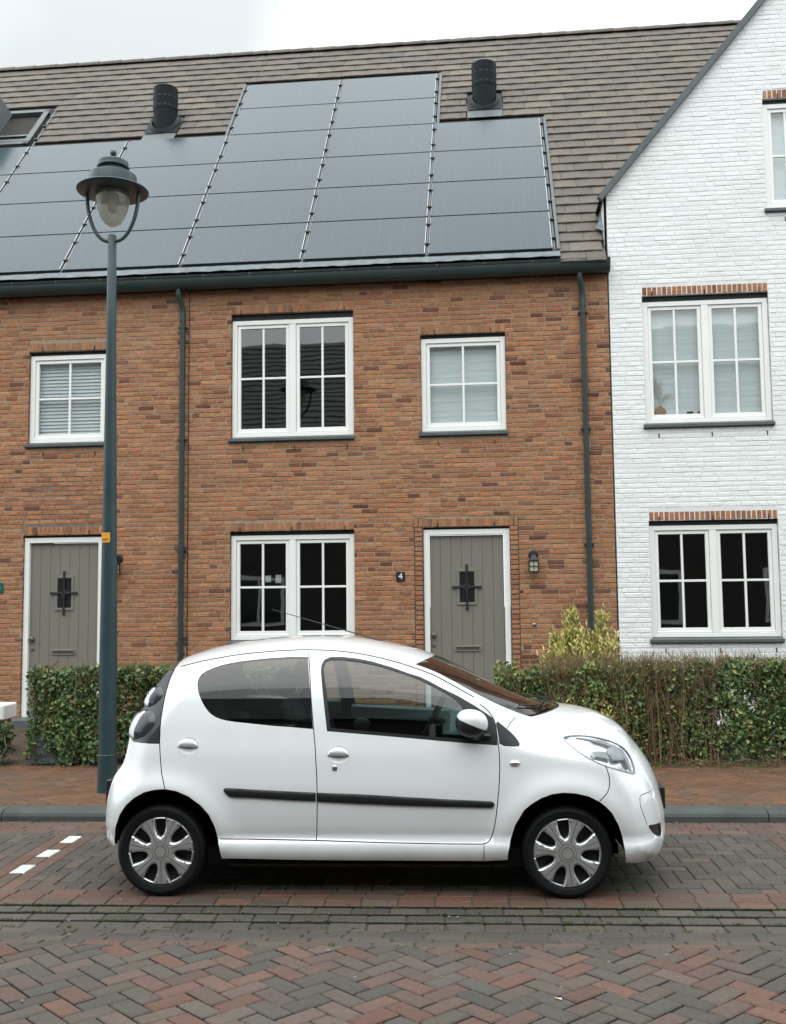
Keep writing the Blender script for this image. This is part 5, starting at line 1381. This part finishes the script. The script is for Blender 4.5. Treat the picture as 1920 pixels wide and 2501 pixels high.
# --- wheels
def wheel(cx,cz,sg,label):
    w=empty('wheel',(cx,sg*-.715,cz),parent=car); w.rotation_euler=(0,0,0 if sg>0 else math.pi); w['label']=label
    R0=cz+.001 if cz>.2 else .262; R0=cz+.004
    T=Matrix.Rotation(math.pi/2,4,'X')      # local z of the lathe points to -y (outwards)
    prof=[(.178,-.075),(.195,-.080),(.225,-.084),(R0-.018,-.076),(R0-.004,-.058),(R0,-.030),(R0,.030),(R0-.004,.056),(R0-.012,.068),(R0-.026,.077),(R0-.03,.0765),(.232,.0835),(.228,.0825),(.214,.082),(.203,.078),(.198,.070),(.193,.062),(.178,.055)]
    mb=MB(); mb.lathe(prof,56,T); obj('tyre',mb,M['tyre'],w,True,R_(30))
    # hubcap: dished disc with seven openings
    out=[(.1965*math.cos(2*math.pi*i/84),.1965*math.sin(2*math.pi*i/84)) for i in range(84)]
    hub=[(.046*math.cos(2*math.pi*i/32),.046*math.sin(2*math.pi*i/32)) for i in range(32)]
    cap=[(.031*math.cos(2*math.pi*i/24),.031*math.sin(2*math.pi*i/24)) for i in range(24)]
    rot=wheel.rot; holes=[]
    for k in range(7):
        a=rot+2*math.pi*k/7; L_=[];R2=[]
        for q in[i/9 for i in range(10)]:
            r_=.078+.103*q; hw=.036*(1-(1-min(1,q/.85))**2.2)**.5*(1 if q<.86 else 1)
            L_.append((r_,hw*.92)); R2.append((r_,-hw*.92))
        pp=L_+[(.1825,.030),(.1835,0),(.1825,-.030)]+R2[::-1]
        pp=[p for i,p in enumerate(pp) if i==0 or math.hypot(p[0]-pp[i-1][0],p[1]-pp[i-1][1])>.0015]
        if math.hypot(pp[0][0]-pp[-1][0],pp[0][1]-pp[-1][1])<.0015: pp=pp[:-1]
        holes.append([(x*math.cos(a)-y*math.sin(a),x*math.sin(a)+y*math.cos(a)) for x,y in pp])
    grooves=[]
    for k in range(7):
        a=rot+2*math.pi*(k+.5)/7; g=ribbon([(.056*math.cos(a),.056*math.sin(a)),(.12*math.cos(a),.12*math.sin(a)),(.190*math.cos(a),.190*math.sin(a))],.0030); grooves.append(g)
    v=[];e=[]
    for lp_ in[out,hub,cap]+holes+grooves:
        b=len(v); v+=[Vector(p) for p in lp_]; e+=[(b+i,b+(i+1)%len(lp_)) for i in range(len(lp_))]
    for r_ in(.058,.07,.085,.1,.115,.13,.145,.16,.175,.188):
        n=int(2*math.pi*r_/.014); v+=[Vector((r_*math.cos(2*math.pi*i/n+r_*9),r_*math.sin(2*math.pi*i/n+r_*9))) for i in range(n)]
    a_,b_2,c_,d_,_,_=delaunay_2d_cdt(v,e,[],0,1e-6)
    def hz(x,y):
        r_=math.hypot(x,y)
        z=.072+.010*math.cos(min(1,r_/.19)*1.5)
        if r_<.0305: z+=.007
        elif r_<.047: z+=.002
        elif r_<.056: z+=.002-.010*math.sin((r_-.047)/.009*math.pi)*.6
        if r_>.190: z-=(r_-.190)*1.2
        dd=min(edge_d(x,y,h_) for h_ in holes) if .07<r_<.19 else 1
        if dd<.009: z-=.008*(1-dd/.009)**1.5
        return z
    V=[Vector((p[0],p[1],hz(p[0],p[1]))) for p in a_]; Fq=[];Fg=[]
    for f in c_:
        cc=(sum(a_[i][0] for i in f)/3,sum(a_[i][1] for i in f)/3)
        if math.hypot(*cc)>.1966 or any(inside(cc,h_) for h_ in holes): continue
        ar=(a_[f[1]][0]-a_[f[0]][0])*(a_[f[2]][1]-a_[f[0]][1])-(a_[f[2]][0]-a_[f[0]][0])*(a_[f[1]][1]-a_[f[0]][1])
        f=tuple(f) if ar>0 else tuple(reversed(f))
        (Fg if any(inside(cc,g) for g in grooves) else Fq).append(f)
    # walls of the openings
    for h_ in holes:
        n=len(h_); b=len(V)
        V+=[Vector((x,y,hz(x,y))) for x,y in h_]+[Vector((x*.985,y*.985,.035)) for x,y in h_]
        Fq+=[(b+i,b+n+i,b+n+(i+1)%n,b+(i+1)%n) for i in range(n)]
    hc=link_mesh('hubcap',[T@p for p in V],Fq,M['hub'],w,True,angle=R_(32))
    link_mesh('hubcap_groove',[T@(p-Vector((0,0,.0005))) for p in V],Fg,M['hubdark'],hc)
    sc_=MB()
    for k in range(7):
        for s in(-1,1):
            a=rot+2*math.pi*k/7+s*.262; Tt=T@Matrix.Translation((.178*math.cos(a),.178*math.sin(a),hz(.178*math.cos(a),.178*math.sin(a))))
            sc_.lathe([(.0042,-.002),(.0042,.0012),(.0,.0014)],8,Tt)
    obj('hubcap_screws',sc_,M['hubdark'],hc)['kind']='stuff'
    for r_,m_ in((.0475,'hubdark'),(.0315,'hubdark')):
        q=MB(); q.lathe([(r_,.080),(r_+.0022,.0875 if r_<.04 else .0845),(r_+.0044,.080)],32,T); obj('hub_ring',q,M[m_],hc,True)
    mb=MB(); mb.lathe([(0,.03),(.05,.032),(.07,.02),(.12,.012),(.175,.03),(.185,.055)][::-1],40,T); obj('wheel_disc',mb,M['hubdark'],w,True)
    for k in range(9):
        a=2*math.pi*k/9; q=MB(); q.lathe([(0,.016),(.013,.016)][::-1],10,T@Matrix.Translation((.125*math.cos(a),.125*math.sin(a),0)))
wheel.rot=R_(92); wheel(*RC,1,'rear wheel with seven-spoke silver hubcap'); 
wheel.rot=R_(97); wheel(*FC,1,'front wheel with seven-spoke silver hubcap')
wheel.rot=R_(80); wheel(*RC,-1,'far rear wheel'); wheel(*FC,-1,'far front wheel')
# --- mirror, wipers, aerial, plates
for sg in(1,-1):
    mx0,mz0=onbody([(1150,1766)])[0]; yy=-(Wd(mx0,mz0)+.085)
    mx0,mz0=cpx(1150,1767,-yy); mz0+=.004
    mm=empty('door_mirror',(mx0,sg*yy,mz0),parent=doors[sg][0] if 0 else car)
    def egg(scale,cond,flip):
        mb=MB(); n,m=64,44; V=[];Fq=[]
        for i in range(m+1):
            th=math.pi*i/m
            for j in range(n):
                ph=2*math.pi*j/n
                x=math.sin(th)*math.cos(ph); y=math.sin(th)*math.sin(ph); z=math.cos(th)
                k=1.0+.10*x*0
                sx=.096*(1 if x>0 else .86); 
                V.append(Vector((math.copysign(abs(x)**.85,x)*sx*scale,sg*y*.080*scale,math.copysign(abs(z)**.9,z)*.074*scale-.10*x*.08)))
        for i in range(m):
            for j in range(n):
                q=(i*n+j,(i+1)*n+j,(i+1)*n+(j+1)%n,i*n+(j+1)%n); c=sum((V[k] for k in q),Vector())/4
                if cond(c): Fq.append(q if sg>0 else tuple(reversed(q)))
        mb.add(V,Fq); return mb
    mh=obj('mirror_housing',egg(1.0,lambda c:True,0),M['trim'],mm,True); mh.location=(-.007,0,-.008)
    bm=bmesh.new(); eg=egg(1.035,lambda c:True,0); bv=[bm.verts.new(v) for v in eg.v]
    for f in eg.f:
        try: bm.faces.new([bv[k] for k in f])
        except ValueError: pass
    bmesh.ops.remove_doubles(bm,verts=bm.verts[:],dist=1e-5)
    bmesh.ops.bisect_plane(bm,geom=bm.verts[:]+bm.edges[:]+bm.faces[:],plane_co=(0,0,-.004),plane_no=(.42,0,1),clear_inner=True)
    me=bpy.data.meshes.new('mirror_cap'); bm.to_mesh(me); bm.free(); me.materials.append(M['paint']); me.polygons.foreach_set('use_smooth',[True]*len(me.polygons)); mc=bpy.data.objects.new('mirror_cap',me); COL.objects.link(mc); mc.parent=mm
    a=MB(); 
    q=[(.02,sg*.0,-.055),(.03,sg*.045,-.075),(.06,sg*.085,-.085)]; a.tube(q,[.030,.034,.03],10); a.bbox(-.01,.12,min(sg*.05,sg*.09),max(sg*.05,sg*.09),-.105,-.07,.012); obj('mirror_arm',a,M['trim'],mm,True)
tip=hit(664,1488,(0,CY,0),(0,1,0)); bs=hit(979,1575,(0,CY,0),(0,1,0))
mb=MB(); mb.tube([(bs.x-CX,0,bs.z-.012),(bs.x-CX-.05,0,bs.z+.004),(tip.x-CX,0,tip.z)],[.010,.005,.0022],6); ae=obj('aerial',mb,M['trim'],car,True)
mb=MB(); mb.lathe([(.030,-.03),(.026,-.01),(.012,.004),(0,.008)],12,Matrix.Translation((bs.x-CX+.006,0,bs.z-.012))); obj('aerial_base',mb,M['trim'],ae,True)
def on_shell(s,t,l=.012): return Sp(s,t)+Vector((.3,0,.95))*l
mb=MB(); mb.tube([on_shell(s_cowl+.02,.55,.02),on_shell(s_cowl+.02,.30,.03),on_shell(s_cowl+.04,-.05,.02)],.007,6); mb.tube([on_shell(s_cowl+.10,.72),on_shell(s_cowl+.045,.40),on_shell(s_cowl+.03,-.2)],.006,6); obj('wiper',mb,M['trim'],car,True)
mb=MB(); mb.tube([on_shell(s_cowl+.01,-.05,.03),on_shell(s_cowl+.03,-.5,.02),on_shell(s_cowl+.05,-.8,.02)],.007,6); obj('wiper',mb,M['trim'],car,True)
M['plate']=plain('yellow_plate',(.62,.42,.03),.5)
fx=S(px_s(1606,1965),0).x; pl=MB(); pl.bbox(fx-.03,fx+.010,-.265,.265,.405,.54,.006); o=obj('number_plate_holder',pl,M['trim'],car)
pl=MB(); pl.bbox(fx+.009,fx+.0125,-.255,.255,.415,.53,.002); obj('number_plate',pl,M['plate'],o)
rx0=S(px_s(263,1950),0).x; pl=MB(); pl.bbox(rx0-.025,rx0+.02,-.34,.34,.40,.60,.01); o=obj('rear_bumper_insert',pl,M['trim'],car)
pl=MB(); pl.bbox(rx0-.030,rx0-.022,-.255,.255,.44,.55,.002); obj('number_plate',pl,M['plate'],o)
mb=MB(); mb.box(-.80,.86,-.700,-.690,.155,.205); mb.box(-.80,.86,.690,.700,.155,.205); obj('underbody_flange',mb,plain('underseal',(.035,.032,.028),.9,vary=.5,vscale=15),car)

from mathutils import noise as mnoise
# ================================================================== hedges, shrub, weeds
M['leaf']=toned('hedge_leaf',[(0,(.030,.066,.023)),(.35,(.062,.122,.038)),(.65,(.110,.178,.054)),(.85,(.175,.225,.068)),(.95,(.29,.28,.09)),(1,(.28,.20,.08))],rough=.45,grain=.15,gscale=20,bump=0,spec=.5)
M['leaf_pale']=toned('variegated_leaf',[(0,(.18,.21,.05)),(.35,(.44,.43,.12)),(.7,(.62,.56,.21)),(1,(.66,.59,.28))],rough=.5,grain=.15,gscale=30,bump=0)
M['twig']=toned('dry_twig',[(0,(.095,.066,.040)),(.5,(.17,.118,.066)),(1,(.26,.185,.10))],rough=.9,grain=.2,bump=0)
M['moss']=toned('moss',[(0,(.035,.060,.012)),(.6,(.075,.115,.022)),(1,(.12,.15,.04))],rough=.9,grain=.2,bump=0)
def leaf(mb,p,d,n,l,w,tn,fold=.25):
    "one folded leaf: base p, direction d, face normal n"
    d=d.normalized(); s=d.cross(n)
    if s.length<1e-4: return
    s.normalize(); n=s.cross(d)
    a=p; b=p+d*l*.45+s*w*.5+n*fold*w*.5; c=p+d*l+n*(-fold*w*.3); e_=p+d*l*.45-s*w*.5+n*fold*w*.5
    mb.add([a,b,c,e_],[(0,1,2),(0,2,3)],tn)
def rdir(rg): 
    z=rg.uniform(-1,1); a=rg.uniform(0,2*math.pi); r=math.sqrt(1-z*z); return Vector((r*math.cos(a),r*math.sin(a),z))
def hedge(label,x0,x1,y0,y1,z0,ztop,count,twigs,seed,dens_f=lambda x,z:1,tone_f=None,size=.042,topfuzz=.10):
    rg=random.Random(seed); t=empty('hedge',((x0+x1)/2,(y0+y1)/2,z0)); tag(t,label,'hedge',group='clipped hedges along the pavement'); O=Vector(((x0+x1)/2,(y0+y1)/2,z0))
    mb=MB(); k=0; tries=0
    while k<count and tries<count*6:
        tries+=1
        r=rg.random(); x=rg.uniform(x0,x1); zt_=ztop(x)-.02+.05*mnoise.noise(Vector((x*2.3,seed,0)))+.055*mnoise.noise(Vector((x*7,seed,3)))+.03*mnoise.noise(Vector((x*19,seed,7))); q=abs(rg.gauss(0,.11))
        bow=.05*math.sin(x*5+seed)+.03*math.sin(x*13)
        if r<.52: y=y0+bow*.8+q; z=z0+(zt_-z0)*rg.random()**.85; o=Vector((0,-1,.25))
        elif r<.72: y=rg.uniform(y0,y1); z=zt_-q*.8; o=Vector((0,-.25,1))
        elif r<.78: x=(x0+q) if rg.random()<.5 else x1-q; y=rg.uniform(y0,y1); z=rg.uniform(z0,zt_); o=Vector((-1 if x<(x0+x1)/2 else 1,0,.2))
        else: y=rg.uniform(y0,y1); z=rg.uniform(z0,zt_); o=Vector((0,0,1))
        if (z-z0)<.10 and rg.random()<.75: continue
        cl=mnoise.noise(Vector((x*4.5,y*5,z*5+seed))); cl2=mnoise.noise(Vector((x*1.7+9,0,z*1.9+seed)))
        if rg.random()>dens_f(x,(z-z0)/(zt_-z0))*max(.12,min(1,.72+.9*cl+.5*cl2)): continue
        n=(o+rdir(rg)*.8).normalized(); d=(rdir(rg)+Vector((0,0,.35))).normalized()
        l=size*rg.uniform(.5,1.4); tn=tone_f(x,z,rg) if tone_f else rg.random()**1.2*.9; tn=max(0,min(1,tn+.22*cl))
        leaf(mb,Vector((x,y,z))-O,d,n,l,l*rg.uniform(.55,.75),(tn,rg.random(),0)); k+=1
    obj('foliage',mb,M['leaf'],t)['kind']='stuff'
    tw=MB()
    for i in range(twigs):
        x=rg.uniform(x0+.04,x1-.04) if twigs<1000 or rg.random()<.4 else rg.uniform(.95,2.6); y=rg.uniform(y0+.05,y1-.05) if rg.random()<.55 else y0+rg.uniform(.0,.10); zt_=ztop(x)+rg.uniform(-.03,topfuzz)
        zb=z0 if rg.random()<.25 else rg.uniform(z0+.1,ztop(x)-.12); p=[Vector((x,y,zb))]; m=4
        for j in range(1,m+1): p.append(p[-1]+Vector((rg.gauss(0,.045),rg.gauss(0,.02),(zt_-zb)/m)))
        r0=.006 if zb==z0 else .003
        a=MB(); a.tube([v-O for v in p],[r0,r0*.8,r0*.65,r0*.5,r0*.3],4,False); tw.add(a.v,a.f,(rg.random(),rg.random(),0))
        for j in(1,2,3):
            if rg.random()<.85:
                b=p[j]; e_=b+Vector((rg.uniform(-.12,.12),rg.uniform(-.08,.08),rg.uniform(.05,.16))); a=MB(); a.tube([b-O,(b+e_)/2-O+Vector((0,0,.01)),e_-O],[.0028,.002,.0012],3,False); tw.add(a.v,a.f,(rg.random(),rg.random(),0))
    obj('stems',tw,M['twig'],t)['kind']='stuff'
    # small brown shoots along the top
    fz=MB()
    for i in range(int((x1-x0)*420)):
        x=rg.uniform(x0,x1); y=rg.uniform(y0-.02,y1); b=Vector((x,y,ztop(x)-.10+.03*math.sin(x*7))); e_=b+Vector((rg.uniform(-.03,.03),rg.uniform(-.02,.02),rg.uniform(.05,.10+topfuzz*.8)))
        a=MB(); a.tube([b-O,e_-O],[.0022,.001],3,False); fz.add(a.v,a.f,(rg.uniform(.4,1),rg.random(),0))
    obj('shoots',fz,M['twig'],t)['kind']='stuff'
    return t
HY=10.36
hedge('clipped green hedge behind the lamp post, left of the car',-4.38,-1.6,HY,HY+.62,PZ-.01,lambda x:1.06,30000,230,11,lambda x,z:.95,topfuzz=.07,size=.046)
def dr(x,z):
    d=.95 if x<.92 else (  .95-.30*min(1,(x-.92)/.2) if x<1.55 else .65+.10*min(1,(x-1.55)/.5)+.30*max(0,min(1,(x-2.2)/1.0)))
    return d*(1 if z<.90 or x<1.0 else .65)*(.55 if z<.3 and x>1 else 1)
def tr(x,z,rg):
    if 1.0<x<1.75: return min(.98,.45+rg.random()*.52)
    return min(.96,(rg.random()**1.0)*.94+(.12 if x<2.4 else 0))
hedge('long twiggy hedge in front of the white house, right of the car',.44,5.4,HY,HY+.62,PZ-.01,lambda x:(.96+.10*max(0,min(1,(x-.5)/.6))+.03*max(0,min(1,(x-2)/1))),56000,1100,23,dr,tr,size=.046,topfuzz=.13)
# low dark plant by the path at the left edge
hedge('low dark bush at the foot of the left house path',-5.5,-4.62,10.30,10.7,PZ-.01,lambda x:.50,5200,40,31,lambda x,z:.9,lambda x,z,rg:rg.random()*.45,size=.04,topfuzz=.02)
# variegated shrub
def shrub():
    rg=random.Random(5); O=Vector((1.30,11.12,.12)); t=empty('variegated_shrub',O); tag(t,'tall yellow-green variegated shrub behind the right hedge','shrub')
    lv=MB(); st=MB()
    tips=[]
    for i in range(520):
        a=rg.uniform(0,2*math.pi); r=abs(rg.gauss(0,.29)); c=rg.choice([(-.02,0,1.50),(-.05,0,1.52),(.31,0,1.50),(.14,.05,1.28),(-.24,0,1.25),(.02,-.12,1.2),(-.15,-.15,1.1),(.22,-.12,1.05),(-.3,-.1,.9),(-.08,-.66,.86),(.12,-.66,.80),(-.2,-.64,.7),(.0,-.68,.62)])
        tp=Vector((c[0]+math.cos(a)*r*.55,c[1]+math.sin(a)*r*.7,c[2]-abs(r)*1.15+rg.uniform(-.10,.06)))
        b=Vector((rg.uniform(-.10,.18),rg.uniform(-.08,.08)+c[1]*.7,0)); mid_=(b+tp)/2+Vector((rg.uniform(-.05,.05),rg.uniform(-.05,.05),.0))
        q=MB(); q.tube([b,mid_,tp],[.008,.005,.002],4,False); st.add(q.v,q.f,(rg.random(),rg.random(),0))
        for k in range(46):
            f=rg.uniform(.45,1.0); p=(mid_+(tp-mid_)*(2*f-1)) if f>.5 else mid_; p=p+rdir(rg)*.035
            d=(Vector((0,0,.9))+rdir(rg)*.75).normalized(); leaf(lv,p,d,rdir(rg),rg.uniform(.045,.08),rg.uniform(.016,.026),(rg.random(),rg.random(),0),.3)
    obj('foliage',lv,M['leaf_pale'],t)['kind']='stuff'; obj('stems',st,M['twig'],t)['kind']='stuff'
shrub()
# litter and weeds: dry leaves and twigs under the hedges and along the kerb, moss in the gutter joints
rg=random.Random(9)
def stuff(name,label,mb,mat,cat): tag(obj(name,mb,mat),label,cat,kind='stuff')
mb=MB()
for i in range(1500):
    x=rg.uniform(-6,6); y=rg.gauss(10.32,.07) if rg.random()<.75 else rg.uniform(9.6,10.35); leaf(mb,Vector((x,y,PZ+.004+rg.random()*.012)),Vector((rg.uniform(-1,1),rg.uniform(-1,1),rg.uniform(-.1,.3))),Vector((rg.uniform(-.5,.5),rg.uniform(-.5,.5),1)),rg.uniform(.015,.035),rg.uniform(.006,.02),(rg.random(),rg.random(),0))
for i in range(260):
    x=rg.uniform(.5,5.5); y=rg.uniform(10.22,10.40); b=Vector((x,y,PZ)); q=MB(); q.tube([b,b+Vector((rg.uniform(-.1,.1),rg.uniform(-.06,.02),rg.uniform(.02,.10))),b+Vector((rg.uniform(-.22,.22),rg.uniform(-.12,.0),rg.uniform(.0,.08)))],[.002,.0018,.001],3,False); mb.add(q.v,q.f,(rg.random(),rg.random(),0))
for i in range(420):
    x=rg.uniform(-5,5); y=8.128+rg.gauss(0,.012); leaf(mb,Vector((x,y,.004)),Vector((rg.uniform(-1,1),rg.uniform(-.6,.6),.1)),Vector((0,0,1)),rg.uniform(.008,.03),rg.uniform(.004,.012),(rg.random(),rg.random(),0))
stuff('leaf_litter','dry leaves and twigs scattered under the hedges and along the kerb',mb,M['twig'],'leaf litter')
mb=MB()
for yj,dn in((6.028,40),(5.92,210),(5.82,120),(5.72,110),(5.62,60),(5.515,30),(5.20,30),(8.135,60)):
    for i in range(dn):
        x=rg.uniform(-4.2,4.2); k=rg.randint(3,13); sx=rg.uniform(.006,.030)
        for j in range(k):
            p=Vector((x+rg.gauss(0,sx),yj+rg.gauss(0,.006),road_z(yj)-.008+rg.random()*.006)); leaf(mb,p,Vector((rg.uniform(-1,1),rg.uniform(-1,1),rg.uniform(.3,1.5))),rdir(rg),rg.uniform(.006,.016),rg.uniform(.004,.009),(rg.random(),rg.random(),0))
for i in range(700):      # moss threads in the road joints
    x=rg.uniform(-2.6,2.8); y=rg.uniform(4.0,5.2); 
    for j in range(3): leaf(mb,Vector((x+rg.gauss(0,.01),y+rg.gauss(0,.01),road_z(y)-.010)),Vector((rg.uniform(-1,1),rg.uniform(-1,1),.6)),rdir(rg),rg.uniform(.005,.009),.004,(rg.random(),rg.random(),0))
for i in range(160):
    x=rg.uniform(1.6,4.5); y=rg.uniform(10.18,10.4)
    for j in range(8): leaf(mb,Vector((x+rg.gauss(0,.01),y+rg.gauss(0,.01),PZ)),Vector((rg.uniform(-.4,.4),rg.uniform(-.4,.4),1)),rdir(rg),rg.uniform(.03,.07),.004,(rg.random(),rg.random(),0))
stuff('moss','green moss and weeds growing in the joints of the street bricks',mb,M['moss'],'moss')
mb=MB()
for i in range(36):
    x=rg.uniform(-2.6,2.8); y=rg.uniform(4.3,6.2) if rg.random()<.7 else rg.uniform(5.3,5.95); r=rg.uniform(.002,.007); q=MB(); q.lathe([(0,-r),(r*.8,-r*.4),(r,.1*r),(r*.6,.7*r),(0,.8*r)],6,Matrix.Translation((x,y,road_z(y)+r*.6))@Matrix.Rotation(rg.random()*3,4,'Z')@Matrix.Scale(rg.uniform(1,1.6),4,(1,0,0))); mb.add(q.v,q.f)
stuff('grit','small pale pebbles and grit lying on the street bricks',mb,plain('pebble',(.20,.20,.19),.8),'pebbles')
p=gnd_px(1363,2440,.03); t=empty('cigarette_butt',(p.x,p.y,road_z(p.y)+.006),R_(-25)); tag(t,'cigarette butt lying on the herringbone bricks near the lower edge','cigarette')
q=MB(); q.tube([(-.012,0,0),(.004,0,0)],.004,8); obj('filter',q,plain('cork_paper',(.55,.30,.10),.8),t); q=MB(); q.tube([(.0042,0,0),(.017,.001,0)],.0038,8); obj('paper',q,M['whitepaint'],t)
# granite block and white ledge by the path at the left
a_=gnd_px(112,1868,PZ); t=empty('granite_block',(a_.x+.10,HY+.10,PZ)); tag(t,'grey speckled granite block at the foot of the left hedge','stone block')
q=MB(); q.bbox(-.26,.24,-.04,.16,0,.30,.02); obj('stone',q,plain('granite',(.085,.095,.105),.8,vary=.5,vscale=90,bump=.8,bscale=90),t)
b=hit(25,1742,(0,11.2,0),(0,1,0)); t=empty('white_ledge',(b.x-.55,11.2,.15)); tag(t,'low white ledge on a brick base by the left house path','ledge')
q=MB(); q.bbox(-.10,.52,-.1,.25,b.z-.15-.07,b.z-.15+.10,.015); obj('ledge_top',q,M['frame'],t); q=MB(); q.bbox(-.06,.48,-.05,.2,0,b.z-.15-.072,.008); obj('ledge_base',q,M['brick'],t)
